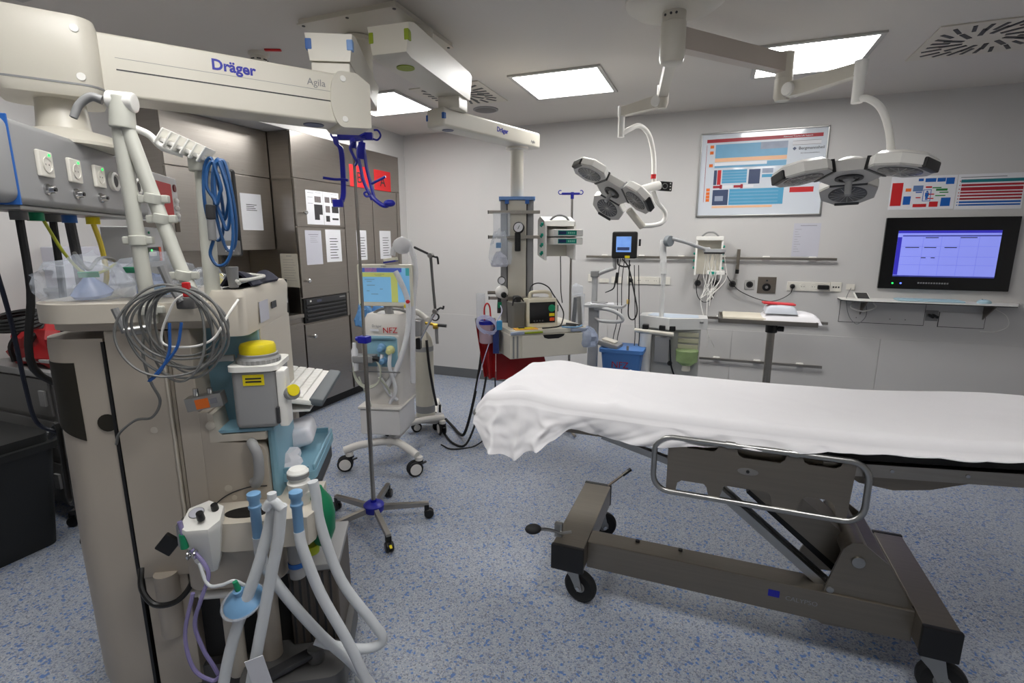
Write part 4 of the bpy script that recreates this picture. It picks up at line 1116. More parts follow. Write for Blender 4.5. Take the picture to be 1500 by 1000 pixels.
# worktop slab and top housing
wp = arc(-.17, .10, .14, 180, 270, 8) + [(.21, -.04), (.21, .62), (-.31, .62)]
wt = B().prism(wp, 1.362, 1.418, 'xy', .012, 3).obj('top_shelf', BEIGEL)
B().prism([(x * .93, .03 + y * .95) for x, y in wp], 1.335, 1.362, 'xy', .006).obj('shelf_underside', BEIGE, wt)
b = B(); b.rings([[(x, y, 1.31) for x, y in rbox_plan(.195, .30, -.03, .50, .03)], [(x, y, 1.43) for x, y in rbox_plan(.195, .305, -.04, .52, .03)], [(x, y, 1.45) for x, y in rbox_plan(.205, .295, -.03, .51, .03)]])
th = b.obj('cable_well_housing', BEIGEL)
B().prism(rbox_plan(.222, .282, .02, .40, .02), 1.4495, 1.452, 'xy').obj('cable_well', BLACK, th)
B().bb(.306, .3075, .10, .20, 1.33, 1.40).obj('rating_label', PAPERG, th)
B().bb(.306, .3085, .24, .30, 1.36, 1.385, .001).obj('port', DGREY, th)
B().bb(.20, .30, .11, .50, .98, 1.312, .004).obj('front_column', BEIGEL)
# keyboard on its tray
kb = B().box((.30, .50, 1.01), (.23, .46, .022), .006, (0, 10, 0)).obj('keyboard', WHITE)
for r in range(5):
    for k in range(11):
        B(Matrix.Translation(Vector((.30, .50, 1.01))) @ rotm((0, 10, 0))).bb(-.10 + r * .036, -.069 + r * .036, -.215 + k * .039, -.180 + k * .039, .010, .020, .003, 1).obj('key', WHITE, kb)
B().box((.425, .50, .992), (.055, .46, .03), .010, (0, 10, 0)).obj('palm_rest', mat('slate_grey_plastic', (92, 98, 102), .5), kb)
B().bb(.20, .40, .28, .70, .955, .965, .003).obj('keyboard_shelf', WHITE)
# blue parts tray
tr = B().prism(rbox_plan(.23, .45, .06, .46, .03), .775, .805, 'xy', .006).obj('parts_tray', LBLUE)
for a in ((.235, .245, .08, .44), (.437, .447, .08, .44), (.25, .43, .064, .074), (.25, .43, .446, .456)):
    B().bb(*a, .80, .825, .003).obj('tray_rim', LBLUE, tr)
B().bb(.235, .44, .09, .44, .70, .775, .004).obj('drawer_front', BLACK)
B().bb(.24, .44, -.12, .40, .695, .702, .002).obj('steel_deck', STEELD)
# breathing system block with ports
bs = B().prism(arc(.24, -.05, .10, 180, 270, 6) + [(.46, -.15), (.475, -.12), (.475, .10), (.14, .10)], .655, .75, 'xy', .012).obj('breathing_block', BEIGEL)
B().prism([(.27 + .07 * math.cos(a), -.085 + .035 * math.sin(a)) for a in [2 * PI * k / 24 for k in range(24)]], .75, .7515, 'xy').obj('block_opening', BLACK, bs)
B().prism(rbox_plan(.06, .36, -.10, .30, .06), .50, .655, 'xy', .01).obj('lower_housing', BEIGE)
for x, y in ((.318, -.165), (.44, -.175)):
    c = B().lathe([(.015, .70), (.0155, .80), (.019, .805), (.019, .812), (.0155, .816), (.0155, .83), (.020, .836), (.020, .852), (.012, .856), (0, .856)], (x, y, 0), n=18).obj('hose_connector', SKYB)
# adjustable valve on the block
av = B().lathe([(.03, .75), (.032, .79), (.026, .795), (.034, .80), (.036, .825), (.028, .832), (.028, .838), (.034, .842), (.034, .862), (.026, .872), (0, .873)], (.42, -.05, 0), n=26).obj('relief_valve', WHITE)
B().lathe([(.0345, .844), (.0345, .858)], (.42, -.05, 0), n=26).obj('valve_band', GREYP, av)
# hose wye between the two limbs
wy = B().tube([(.375, -.245, .84), (.395, -.25, .866), (.42, -.255, .84)], .014, 10).obj('y_piece', HOSE)
B().cyl((.395, -.25, .866), (.395, -.25, .89), .013, n=14).obj('y_port', HOSE, wy)
# breathing hoses
HOSES = ([(.39, -.22, .85), (.365, -.225, .75), (.328, -.23, .641), (.243, -.24, .419), (.20, -.25, .255), (.175, -.26, .12), (.19, -.24, .035), (.28, -.21, .02)],
         [(.417, -.25, .85), (.40, -.25, .74), (.373, -.25, .634), (.319, -.26, .409), (.285, -.27, .255), (.27, -.27, .12), (.30, -.26, .035), (.38, -.22, .02)],
         [(.44, -.175, .72), (.448, -.18, .66), (.49, -.18, .497), (.562, -.18, .311), (.608, -.18, .165), (.63, -.17, .06), (.61, -.13, .02), (.54, -.08, .02)],
         [(.475, -.10, .845), (.481, -.10, .80), (.489, -.10, .688), (.54, -.10, .482), (.631, -.10, .312), (.664, -.10, .245), (.645, -.10, .215), (.592, -.10, .209), (.50, -.10, .236), (.44, -.09, .26)],
         [(.318, -.165, .71), (.32, -.15, .61), (.371, -.13, .468), (.466, -.12, .30), (.548, -.12, .193), (.60, -.12, .11), (.62, -.10, .04), (.56, -.02, .02)])
for h in HOSES: B().tube(h, .0168, 12, 5).obj('breathing_hose', HOSE)
# reservoir bag
b = B(); b.lathe([(.012, .79), (.02, .775), (.05, .74), (.062, .69), (.058, .63), (.035, .585), (.012, .57), (0, .568)], (0, 0, 0), n=20)
b.bm.transform(Matrix.Translation(Vector((.475, -.02, 0))) @ Matrix.Diagonal((.75, .8, 1, 1)))
b.obj('reservoir_bag', mat('green_rubber', (14, 118, 78), .4, var=.15, vscale=8))
B().lathe([(.028, .555), (.03, .57), (.028, .585)], (.435, -.03, 0), n=20).obj('lime_band', mat('lime_ring', (190, 200, 30), .4))
B().lathe([(.026, .49), (.027, .63)], (.395, -.06, 0), n=20).obj('absorber_tube', GREYPL)
B().lathe([(.028, .53), (.028, .548)], (.395, -.06, 0), n=20).obj('blue_ring', DBLUE)
# suction controller
sf = Matrix.Translation(Vector((.165, -.15, 0)))
def sring(z, k, dx=0.0, dy=0.0):
    return [(dx + x * k, dy + y * k, z + (.02 * y / .05 if z > .76 else 0)) for x, y in ((-.055, -.035), (-.03, -.05), (.03, -.05), (.055, -.02), (.05, .03), (.0, .055), (-.05, .03))]
b = B(sf); b.rings([sring(.592, .30, .0, .02), sring(.64, .62, .0, .01), sring(.74, .92), sring(.775, 1.0), sring(.785, .97)])
su = b.obj('suction_controller', WHITE)
B(sf).lathe([(.02, 0), (.02, .004), (.017, .005), (0, .004)], (-.022, .012, .788), (0, -.35, 1), 20).obj('vacuum_gauge', PAPERG, su)
B(sf).torus((-.022, .012, .790), (0, -.35, 1), .02, .002, 20, 6).obj('gauge_rim', GREYP, su)
for x, y in ((.028, .022), (.004, -.022)):
    B(sf).cyl((x, y, .785), (x, y - .008, .812), .011, .010, n=14, bev=.002).obj('selector_knob', BLACK, su)
B(sf).bb(-.085, -.02, .01, .06, .68, .755, .004).obj('mount_plate', ALU, su)
B(sf).box((-.115, .02, .69), (.05, .016, .06), .004, (0, 40, 0)).obj('clamp_lever', BLACK, su)
B(sf).cyl((-.045, -.035, .705), (-.045, -.035, .75), .011, n=12).obj('green_connector', GREEN, su)
B(sf).cyl((-.045, -.035, .75), (-.05, -.033, .79), .007, n=10).obj('violet_connector', mat('violet_tube', (150, 140, 190), .35, alpha=.75), su)
for dx in (-.03, -.012): B(sf).torus((dx, -.05, .69), (1, 0, 0), .012, .003, 14, 6).obj('hose_hook', CHROME, su)
B().tube([(.14, -.19, .70), (.172, -.20, .66), (.185, -.21, .62), (.16, -.22, .55), (.135, -.22, .47), (.15, -.22, .38), (.175, -.22, .31), (.19, -.22, .24), (.17, -.21, .16), (.11, -.20, .13), (.04, -.20, .15), (-.02, -.19, .12), (-.05, -.18, .05)], .006, 8).obj('suction_tube', MATS['violet_tube'])
B().tube([(.16, -.20, .66), (.185, -.22, .60), (.225, -.23, .60), (.26, -.23, .61), (.285, -.22, .585)], .005, 8).obj('sample_tube', HOSE)
B().tube([(.137, -.21, .57), (.105, -.22, .44), (.12, -.23, .33), (.165, -.23, .28), (.19, -.23, .29)], .006, 8).obj('suction_tube', MATS['violet_tube'])
B().tube([(-.095, -.02, .55), (-.08, -.06, .50), (-.04, -.08, .455), (.02, -.08, .455), (.06, -.06, .49), (.07, -.02, .54)], .009, 8).obj('power_cord', BLACK)
# water trap and gas tubes in the lower bay
B().bb(-.09, .34, .06, .55, .07, .50).obj('lower_bay', mat('bay_dark_grey', (46, 45, 44), .6))
for x, y, r, z0, z1, m in ((-.03, -.01, .035, .29, .52, BEIGE), (.165, -.03, .03, .12, .50, BEIGEL), (.27, .0, .035, .10, .45, BEIGE)):
    B().lathe([(r * .9, z0), (r, z0 + .01), (r, z1)], (x, y, 0), n=22).obj('gas_tube', m)
B().bb(.05, .30, -.05, .06, .44, .47, .006).obj('bay_shelf', BEIGEL)
B().cyl((.09, -.055, .455), (.22, -.09, .47), .016, .012, n=12).obj('trap_spout', WHITE)
# base with foot brake
b = B().prism(rbox_plan(.19, .53, -.14, .30, .05), .05, .15, 'xy', .02).obj('base', MGREY)
B().prism(rbox_plan(-.27, .20, .02, .55, .05), .03, .12, 'xy', .02).obj('rear_base', MGREY)
B().box((.35, -.09, .175), (.19, .045, .022), .008, (0, -8, 24)).obj('brake_pedal', DGREY)
B().cyl((.43, -.055, .15), (.43, -.055, .205), .028, n=20, bev=.005).obj('pedal_boss', MGREY)
WOOD = mat('ribbed_grey_brown', (92, 84, 76), .55, var=.3, vscale=2, stretch=(60, 1, 1))
dv = B().bb(.335, .505, .03, .30, .15, .45, .006).obj('storage_box', WOOD)
for k in range(6): B().bb(.345 + k * .026, .352 + k * .026, .024, .031, .16, .435).obj('rib', DGREY, dv)
B().bb(.32, .512, .02, .31, .445, .47, .006).obj('box_lid', GREYPL, dv)
for x, y in ((-.22, .08), (-.22, .50), (.44, .24), (.22, -.08)):
    w = B().lathe([(.02, -.014), (.042, -.016), (.048, -.008), (.048, .008), (.042, .016), (.02, .014)], (x, y, .048), (0, 1, .0), 20).obj('castor', RUBBER)
# hose support arm: two poles joined by a clamp and a heavy pole with a hose comb
POLE = mat('pole_cream_grey', (198, 198, 188), .38, var=.03)
p1 = B().tube([(.05, -.05, 1.36), (.044, -.05, 1.60), (.036, -.05, 1.93)], .0195, 16, 3).obj('support_pole', POLE)
p2 = B().tube([(.185, -.07, 1.43), (.148, -.06, 1.53), (.10, -.05, 1.715), (.045, -.05, 1.95)], .0185, 16, 3).obj('support_pole', POLE)
p3 = B().tube([(.198, .02, 1.36), (.203, .02, 1.60), (.212, .02, 1.84)], .022, 16, 3).obj('support_pole', POLE)
for p, d, r in (((.10, -.05, 1.715), (.2, 0, 1), .025), ((.115, -.053, 1.66), (.2, 0, 1), .023), ((.046, -.05, 1.60), (0, 0, 1), .024), ((.05, -.05, 1.40), (0, 0, 1), .026), ((.16, -.065, 1.50), (.25, 0, 1), .024)):
    d = V3(d).normalized(); q = V3(p)
    B().cyl(q - d * .014, q + d * .014, r, n=18, bev=.003).obj('pole_collar', POLE)
    B().box(q + Vector((-.029, 0, 0)), (.02, .02, .022), .004).obj('collar_tab', POLE)
    B().box(q + Vector((.029, 0, 0)), (.02, .02, .022), .004).obj('collar_tab', POLE)
tj = B().cyl((.045, -.05, 1.90), (.052, -.05, 1.985), .032, .028, n=18, bev=.006).obj('top_joint', POLE)
B().cyl((.018, -.05, 1.972), (.085, -.05, 1.968), .026, n=20, bev=.006).obj('joint_barrel', WHITE, tj)
B().tube([(.005, -.05, 1.972), (-.02, -.055, 1.978), (-.045, -.065, 1.955), (-.058, -.075, 1.92)], .012, 10, r2=.009).obj('clamp_lever', GREYP, tj)
B().tube([(.07, -.04, 1.905), (.10, -.03, 1.89), (.125, -.02, 1.86), (.17, 0, 1.845)], .010, 10).obj('link_rod', WHITE)
cm = B().box((.175, .0, 1.858), (.13, .055, .012), .004, (0, 25, 0)).obj('hose_comb', WHITE)
for k in range(6): B().box((.125 + k * .021, .0, 1.890 - k * .0095), (.006, .075, .050), .003, (0, 35, 0)).obj('comb_tooth', WHITE, cm)
B().cyl((.212, .02, 1.80), (.212, .02, 1.842), .038, n=22, bev=.004).obj('comb_socket', POLE, cm)
B().box((.255, .02, 1.815), (.05, .03, .035), .003).obj('hook_block', GREYPL, cm)
# toggle levers of the rail clamps
B().tube([(-.005, -.12, 1.415), (.005, -.12, 1.38), (.014, -.12, 1.345)], .010, 8).obj('clamp_lever', GREYP)
B().cyl((.012, -.12, 1.348), (.06, -.10, 1.352), .014, n=14).obj('clamp_body', ALU)
B().tube([(.128, -.12, 1.53), (.142, -.12, 1.48), (.165, -.12, 1.43)], .012, 8, r2=.009).obj('clamp_lever', GREYP)
B().box((.175, -.10, 1.425), (.05, .04, .035), .006).obj('clamp_body', MGREY)

# things that lie or hang on the workstation --------------------------------------------------
F7 = WM[MS.name]
def on_station(): FRAME[0] = F7
def wpt(p): return tuple(F7 @ V3(p))
random.seed(3)
t = thing('cable_coil', 'thick coil of grey monitoring cable hung on the front clamp of the workstation', 'cable', wpt((.168, -.16, 1.35)), world=True); on_station()
b = B()
for k in range(9):
    rx, rz = .080 + .040 * random.random(), .100 + .030 * random.random()
    cx, cz, ph = .168 + random.uniform(-.018, .018), 1.475 - rz * .97 - .012 * random.random(), random.uniform(0, 6)
    b.tube([(cx + rx * math.cos(a) * (1 + .07 * math.sin(2 * a + ph)), -.140 - .006 * k + .02 * math.sin(a + ph), cz + rz * math.sin(a) * (1 + .05 * math.cos(3 * a + ph))) for a in [2 * PI * i / 16 for i in range(16)]], .0036, 6, 4, True, True)
b.obj('coil', mat('cable_grey', (118, 118, 116), .45))
B().tube([(.06, -.12, 1.345), (.052, -.125, 1.28), (.06, -.12, 1.20), (.075, -.115, 1.14), (.045, -.11, 1.09), (-.03, -.05, 1.065), (-.09, -.03, 1.02), (-.11, -.02, .98)], .004, 6).obj('loose_end', MATS['cable_grey'])
t = thing('cable_tie', 'red clip and white cable over the grey coil on the workstation', 'cable', wpt((.21, -.16, 1.4)), world=True); on_station()
B().tube([(.205, -.17, 1.46), (.17, -.18, 1.43), (.13, -.18, 1.33), (.19, -.18, 1.31), (.26, -.18, 1.33), (.30, -.15, 1.40), (.31, -.10, 1.43)], .0034, 6).obj('white_cable', WHITE)
B().box((.205, -.17, 1.468), (.018, .016, .04), .003).obj('red_clip', RED)
B().tube([(.16, -.19, 1.38), (.15, -.19, 1.30), (.12, -.19, 1.245), (.09, -.19, 1.22), (.12, -.19, 1.25), (.17, -.19, 1.31), (.19, -.19, 1.38)], .004, 6).obj('blue_strap', BLUE)
t = thing('cable_coil', 'blue cable coil hanging from the hose comb of the workstation', 'cable', wpt((.27, 0, 1.6)), world=True); on_station()
b = B()
for k, (x0, x1, zb) in enumerate(((.222, .262, 1.60), (.250, .283, 1.66), (.255, .300, 1.57), (.262, .292, 1.63), (.245, .275, 1.70))):
    y = -.02 - .009 * k
    b.tube([((x0 + x1) / 2 + .006, y, 1.835 - .004 * k), (x0 + .006, y, 1.80), (x0, y - .005, (1.80 + zb) / 2), (x0 + .012, y, zb + .02), ((x0 + x1) / 2 + .005, y, zb), (x1, y, zb + .03), (x1 + .006, y, (1.80 + zb) / 2), (x1 - .004, y, 1.80)], .0048, 6, 5, True, True)
b.tube([(.25, -.07, 1.60), (.238, -.07, 1.56), (.255, -.07, 1.528), (.285, -.07, 1.545), (.302, -.06, 1.62), (.298, -.05, 1.74), (.28, -.05, 1.82)], .0048, 6)
b.obj('coil', mat('cable_blue', (30, 78, 130), .4))
B().cyl((.25, -.075, 1.60), (.252, -.075, 1.66), .011, n=12, bev=.003).obj('plug', GREYP)
B().cyl((.252, -.075, 1.66), (.254, -.075, 1.70), .013, n=12, bev=.003).obj('plug_sleeve', DGREY)
# crumpled clear bags on the shelf
def crumpled(cx, cy, cz, rx, ry, rz, seed, m, name, n=26):
    b = B(); b.sph((0, 0, 0), 1.0, n)
    for v in b.bm.verts:
        d = v.co.normalized()
        k = 1 + .30 * mnoise.noise(d * 2.1 + Vector((seed, 0, 0))) + .22 * mnoise.noise(d * 5.0 + Vector((0, seed, 0))) + .10 * abs(mnoise.noise(d * 11 + Vector((0, 0, seed))))
        z = d.z * k
        v.co = Vector((cx + d.x * k * rx, cy + d.y * k * ry, cz + (z if z > -.45 else -.45) * rz))
    return b.obj(name, m, ang=25)
t = thing('clear_bag', 'crumpled clear plastic bag with breathing mask at the left of the workstation shelf', 'plastic bag', wpt((-.18, .1, 1.42)), world=True); on_station()
crumpled(-.18, .08, 1.462, .125, .10, .085, 1.3, CLEAR, 'bag')
B().lathe([(.05, 0), (.055, .01), (.04, .03), (.02, .05), (.012, .06)], (-.17, .09, 1.432), (0, -.2, 1), 18).obj('face_mask', mat('mask_clear_blue', (150, 170, 215), .25, alpha=.55))
B().box((-.14, .03, 1.50), (.05, .004, .018), 0, (30, 0, 20)).obj('green_tag', GREEN)
t = thing('clear_bag', 'crumpled clear plastic bag with green tags in the middle of the workstation shelf', 'plastic bag', wpt((-.03, .14, 1.42)), world=True); on_station()
crumpled(-.02, .17, 1.462, .12, .10, .09, 4.1, CLEAR, 'bag')
crumpled(-.02, .15, 1.447, .05, .045, .045, 9.1, MATS['mask_clear_blue'], 'mask')
B().box((-.05, .08, 1.51), (.04, .004, .02), 0, (30, 0, -15)).obj('green_tag', GREEN)
B().box((.02, .085, 1.445), (.045, .003, .03), 0, (20, 0, -10)).obj('blue_label', SKYB)
t = thing('clear_bag', 'small crumpled clear bag behind the support poles on the workstation shelf', 'plastic bag', wpt((.1, .2, 1.42)), world=True); on_station()
crumpled(.115, .20, 1.448, .07, .10, .06, 7.7, CLEAR, 'bag')
t = thing('blood_pressure_cuff', 'navy blood pressure cuff folded in the cable well of the workstation', 'cuff', wpt((.25, .2, 1.452)), world=True); on_station()
B().surf(lambda u, v: (.20 + .10 * u + .01 * math.sin(v * 9), .08 + .30 * v, 1.4545 + .045 * math.sin(u * PI) * (.6 + .4 * math.cos(v * 5)) + .004), 14, 10, .008).obj('cuff', mat('navy_fabric', (40, 42, 58), .8, bump=.2))
B().tube([(.25, .05, 1.475), (.29, .08, 1.476), (.29, .24, 1.476), (.25, .30, 1.476), (.22, .20, 1.487), (.26, .04, 1.483), (.285, .0, 1.47)], .006, 8).obj('cuff_hose', mat('pale_hose', (205, 204, 196), .4))
B().cyl((.262, .02, 1.456), (.262, .02, 1.52), .014, .018, n=14, bev=.002).obj('temperature_probe', GREYP)
# packs on the blue tray
t = thing('wipe_pack', 'white soft pack with blue stripe standing in the blue tray', 'pack', wpt((.37, .3, .826)), world=True); on_station()
B().box((.355, .30, .868), (.10, .17, .075), .022, (0, -12, 5), 3).obj('pack', mat('soft_white_film', (228, 228, 234), .35, var=.06, vscale=25))
B().box((.315, .30, .878), (.022, .175, .078), .018, (0, -12, 5), 3).obj('stripe', mat('violet_blue_print', (72, 74, 170), .4))
t = thing('wipe_pack', 'crumpled white wrapper lying at the front of the blue tray', 'pack', wpt((.3, .12, .807)), world=True); on_station()
crumpled(.32, .14, .826, .07, .06, .04, 2.2, MATS['soft_white_film'], 'wrapper', 18)
# blue face mask hanging at the hoses
t = thing('breathing_mask', 'light blue breathing mask with green plug hanging between the hoses', 'mask', wpt((.28, -.2, .5)), world=True); on_station()
B().lathe([(.055, 0), (.058, .008), (.05, .018), (.03, .034), (.014, .042), (.014, .06)], (.278, -.215, .525), (-.15, -.35, 1), 24).obj('cushion', SKYB)
B().cyl((.272, -.232, .575), (.266, -.238, .612), .009, .007, n=12).obj('green_plug', GREEN)
B().torus((.275, -.22, .532), (-.15, -.35, 1), .06, .004, 26, 6).obj('rim', CLEAR)
# paper tag hanging at the hoses
t = thing('paper_tag', 'white folded paper tag hanging on the lower breathing hose', 'tag', wpt((.33, -.29, .3)), world=True); on_station()
B().box((.325, -.285, .31), (.05, .002, .17), 0, (6, -8, 12)).obj('tag', PAPER)
# ================================================================ drip stand
t = thing('drip_stand', 'tall steel drip stand on a five-legged wheeled base with blue bottle holder', 'drip stand', (-1.72, 2.22, 0))
B().lathe([(.0, .075), (.05, .078), (.058, .09), (.058, .12), (.045, .132), (.018, .138), (.018, .15)], n=28).obj('hub', BLUEM)
for k, a in enumerate((172, 110, 34, 320, 245)):
    c, s_ = math.cos(math.radians(a)), math.sin(math.radians(a))
    L = .31
    lg = B(Matrix.Rotation(math.radians(a), 4, 'Z')).prism([(.04, .082), (.04, .115), (L, .098), (L, .074)], -.0125, .0125, 'xz', .002).obj('leg', STEELH)
    f = Matrix.Rotation(math.radians(a), 4, 'Z') @ Matrix.Translation(Vector((L - .012, 0, 0)))
    B(f).bb(-.014, .014, -.015, .015, .052, .085, .003).obj('castor_stem', BLACK, lg)
    for s in (-1, 1): B(f).lathe([(.0, -.009), (.024, -.009), (.028, -.004), (.028, .004), (.024, .009), (0, .009)], (.012, s * .012, .0285), (0, 1, 0), 18).obj('castor_wheel', BLACK, lg)
    if k == 3: B(f).box((.045, 0, .045), (.022, .014, .006), .002, (0, 20, 0)).obj('brake_tab', YELLOW, lg)
B().cyl((0, 0, .13), (0, 0, 1.07), .0125, n=16).obj('lower_pole', STEELH)
B().cyl((0, 0, 1.03), (0, 0, 2.06), .0085, n=14).obj('upper_pole', STEELH)
lk = B().bb(-.03, .03, -.025, .025, 1.06, 1.10, .008).obj('height_lock', BLUEM)
B().cyl((-.05, 0, 1.08), (-.03, 0, 1.08), .014, n=12).obj('lock_knob', BLUEM, lk)
# bottle holder: cross beam with hooks, two long arms
R21 = Matrix.Rotation(math.radians(21.4), 4, 'Z')
FRAME[0] = WM[t.name] @ R21
bh = B().bb(-.075, .10, -.014, .014, 2.09, 2.125, .004).obj('holder_beam', BLUEM)
B().cyl((0, 0, 2.05), (0, 0, 2.10), .016, n=14).obj('holder_socket', BLUEM, bh)
def hook(x, y, z, sx):
    return B().tube([(x, y, z), (x + .022 * sx, y, z - .004), (x + .038 * sx, y, z + .016), (x + .026 * sx, y, z + .04), (x + .006 * sx, y, z + .042)], .0048, 8).obj('hook', BLUEM, bh)
hook(-.07, 0, 2.10, -1); hook(.10, 0, 2.095, 1); hook(.03, -.03, 2.11, 1)
B().tube([(.06, .0, 2.10), (.045, -.06, 2.085), (.03, -.10, 2.075)], .011, 8).obj('holder_arm', BLUEM, bh)
def holder(pts, w, end):
    rr = []
    P = spline(pts, 5)
    rr = [[(p.x - w, p.y - .006, p.z), (p.x + w, p.y - .006, p.z), (p.x + w, p.y + .006, p.z), (p.x - w, p.y + .006, p.z)] for p in P]
    b = B(); b.rings(rr); o = b.obj('bottle_arm', BLUEM)
    return o
a1 = holder([(-.085, -.01, 2.105), (-.078, -.012, 2.07), (-.058, -.012, 2.04), (-.055, -.012, 1.93), (-.060, -.012, 1.83), (-.072, -.012, 1.79)], .012, 0)
B().lathe([(.026, 1.765), (.028, 1.80), (.022, 1.80), (.02, 1.775), (0, 1.772)], (-.085, -.03, 0), n=18).obj('bottle_cup', BLUEM, a1)
B().tube([(-.145, -.05, 1.905), (-.10, -.025, 1.90), (-.055, -.018, 1.90), (-.03, -.02, 1.895)], .0065, 8).obj('bottle_clip', BLUEM, a1)
# open frame arm
b = B()
b.tube([(.045, -.03, 2.07), (.03, -.03, 2.03), (.04, -.032, 1.95), (.055, -.034, 1.88), (.09, -.036, 1.80)], .0085, 8)
b.tube([(.05, -.03, 2.08), (.06, -.03, 2.04), (.07, -.032, 1.95), (.085, -.034, 1.88), (.10, -.036, 1.81)], .0085, 8)
a2 = b.obj('bottle_arm', BLUEM)
B().box((.048, -.033, 2.035), (.035, .012, .08), .004, (0, 8, 0)).obj('arm_web', BLUEM, a2)
B().tube([(.088, -.036, 1.82), (.105, -.04, 1.80), (.14, -.05, 1.775), (.165, -.055, 1.77), (.19, -.06, 1.785)], .011, 8).obj('bottle_foot', BLUEM, a2)
B().sph((.182, -.06, 1.782), (.03, .02, .018), 14).obj('bottle_cup', BLUEM, a2)
B().tube([(.085, -.036, 1.875), (.12, -.04, 1.89), (.165, -.05, 1.91)], .0065, 8).obj('bottle_clip', BLUEM, a2)
B().tube([(.07, -.04, 1.84), (.055, -.05, 1.83), (.065, -.05, 1.815), (.085, -.04, 1.82)], .005, 8).obj('bottle_clip', BLUEM, a2)
B().tube([(.005, -.02, 2.075), (-.01, -.02, 2.05), (.005, -.02, 2.01), (.018, -.02, 1.985), (.008, -.02, 1.965)], .008, 8, r2=.006).obj('curved_hook', BLUEM, bh)

# ================================================================ intensive care ventilator on its trolley
t = thing('ventilator', 'white intensive care ventilator on a four-castor trolley with colour touch screen', 'ventilator', (-2.05, 3.05, 0), 14)
VT = t
WHT = mat('warm_white_enamel', (214, 210, 204), .38, var=.03)
def castor(x, y, ang, r=.052):
    f = Matrix.Translation(Vector((x, y, 0))) @ Matrix.Rotation(math.radians(ang), 4, 'Z')
    c = B(f).lathe([(.026, .10), (.026, .135), (.02, .14), (0, .14)], (-.02, 0, 0), n=18).obj('castor', WHT)
    B(f).lathe([(.029, .10), (.029, .112)], (-.02, 0, 0), n=18).obj('castor_collar', RUBBER, c)
    for s in (-1, 1):
        B(f).lathe([(.0, -.009), (r - .008, -.010), (r, -.006), (r + .003, .0), (r, .006), (r - .008, .010), (0, .009)], (.012, s * .019, r + .004), (0, 1, 0), 26).obj('wheel', RUBBER, c)
        B(f).lathe([(r - .012, .0), (r - .013, .0035), (0, .004)], (.012, s * .029, r + .004), (0, s, 0), 26).obj('hub_cap', WHT, c)
    B(f).box((-.055, 0, .085), (.035, .022, .008), .003, (0, 20, 0)).obj('brake_lever', DGREY, c)
for x, y, a in ((-.34, -.25, 200), (.17, -.26, 215), (.15, .49, 120), (-.30, .42, 40)): castor(x, y, a)
b = B()
b.tube([(-.35, -.26, .155), (-.25, -.22, .185), (-.10, -.17, .20), (.0, -.17, .20), (.09, -.22, .185), (.18, -.27, .155)], .027, 10)
b.tube([(-.05, -.18, .20), (-.05, .0, .20), (-.05, .20, .20)], .035, 10)
b.tube([(.16, .50, .155), (.05, .38, .175), (-.04, .20, .20)], .024, 10)
b.tube([(-.30, .43, .155), (-.18, .33, .175), (-.06, .20, .20)], .024, 10)
b.obj('trolley_base', WHT)
bx = B().bb(-.235, .055, -.23, .10, .27, .455, .012).obj('storage_box', mat('frosted_white_box', (212, 210, 208), .3, var=.04, vscale=10))
B().bb(-.245, .065, -.24, .11, .455, .475, .008).obj('box_lid', WHT, bx)
B().cyl((.02, -.14, .475), (.02, -.14, .488), .011, n=12).obj('red_plug', RED, bx)
B().lathe([(.06, 0), (.06, .16), (.05, .2)], (-.06, 0, .20), n=24).obj('trolley_column', WHT)
bp = [(-.175, -.17), (.03, -.17), (.055, -.14), (.06, .12), (.03, .15), (-.18, .15), (-.205, .12), (-.20, -.14)]
b = B(); b.rings([[(x * .9, y, .44) for x, y in bp], [(x * 1.0, y, .56) for x, y in bp], [(x * 1.08, y, .95) for x, y in bp], [(x * 1.08, y, 1.045) for x, y in bp], [(x * .95, y * .8, 1.105) for x, y in bp]])
vb = b.obj('housing', WHT, ang=50)
B().bb(-.205, .045, -.184, -.16, .745, .955, .02, 3).obj('gas_panel', LBLUE, vb)
b = B(); b.bb(-.215, .055, -.180, -.155, .73, .97, .02); b.obj('gas_panel_frame', WHT, vb)
B().tube([(-.19, -.18, .945), (-.17, -.195, .955), (0, -.195, .955), (.025, -.18, .945)], .012, 8).obj('panel_lip', LBLUE, vb)
for x, z, m in ((-.065, .885, SKYB), (-.005, .872, mat('pale_yellow_fitting', (214, 214, 150), .4)), (-.06, .80, SKYB)):
    B().lathe([(.03, 0), (.03, .012), (.022, .018), (.02, .05), (.015, .055), (0, .055)], (x, -.18, z), (0, -1, -.15), 18).obj('gas_port', m, vb)
txt('NFZ', .055, (-.055, -.186, .985), (1, .0, .03), (0, 0, 1), RED, parent=vb)
txt('Dräger', .024, (-.13, -.186, 1.025), (1, 0, 0), (0, 0, 1), INKG, parent=vb)
B().bb(-.145, -.085, -.187, -.183, .995, 1.012, .004).obj('name_sticker', PAPER, vb)
for z in (1.0,): B().cyl((.066, -.02, z), (.069, -.02, z), .014, n=14).obj('yellow_sticker', YELLOW, vb)
B().tube([(.03, .05, 1.09), (.10, .06, 1.10), (.16, .05, 1.07), (.20, .02, 1.05)], .02, 10).obj('rear_handle', WHT)
B().bb(.07, .16, -.02, .10, .93, 1.05, .02).obj('side_module', GREYPL)
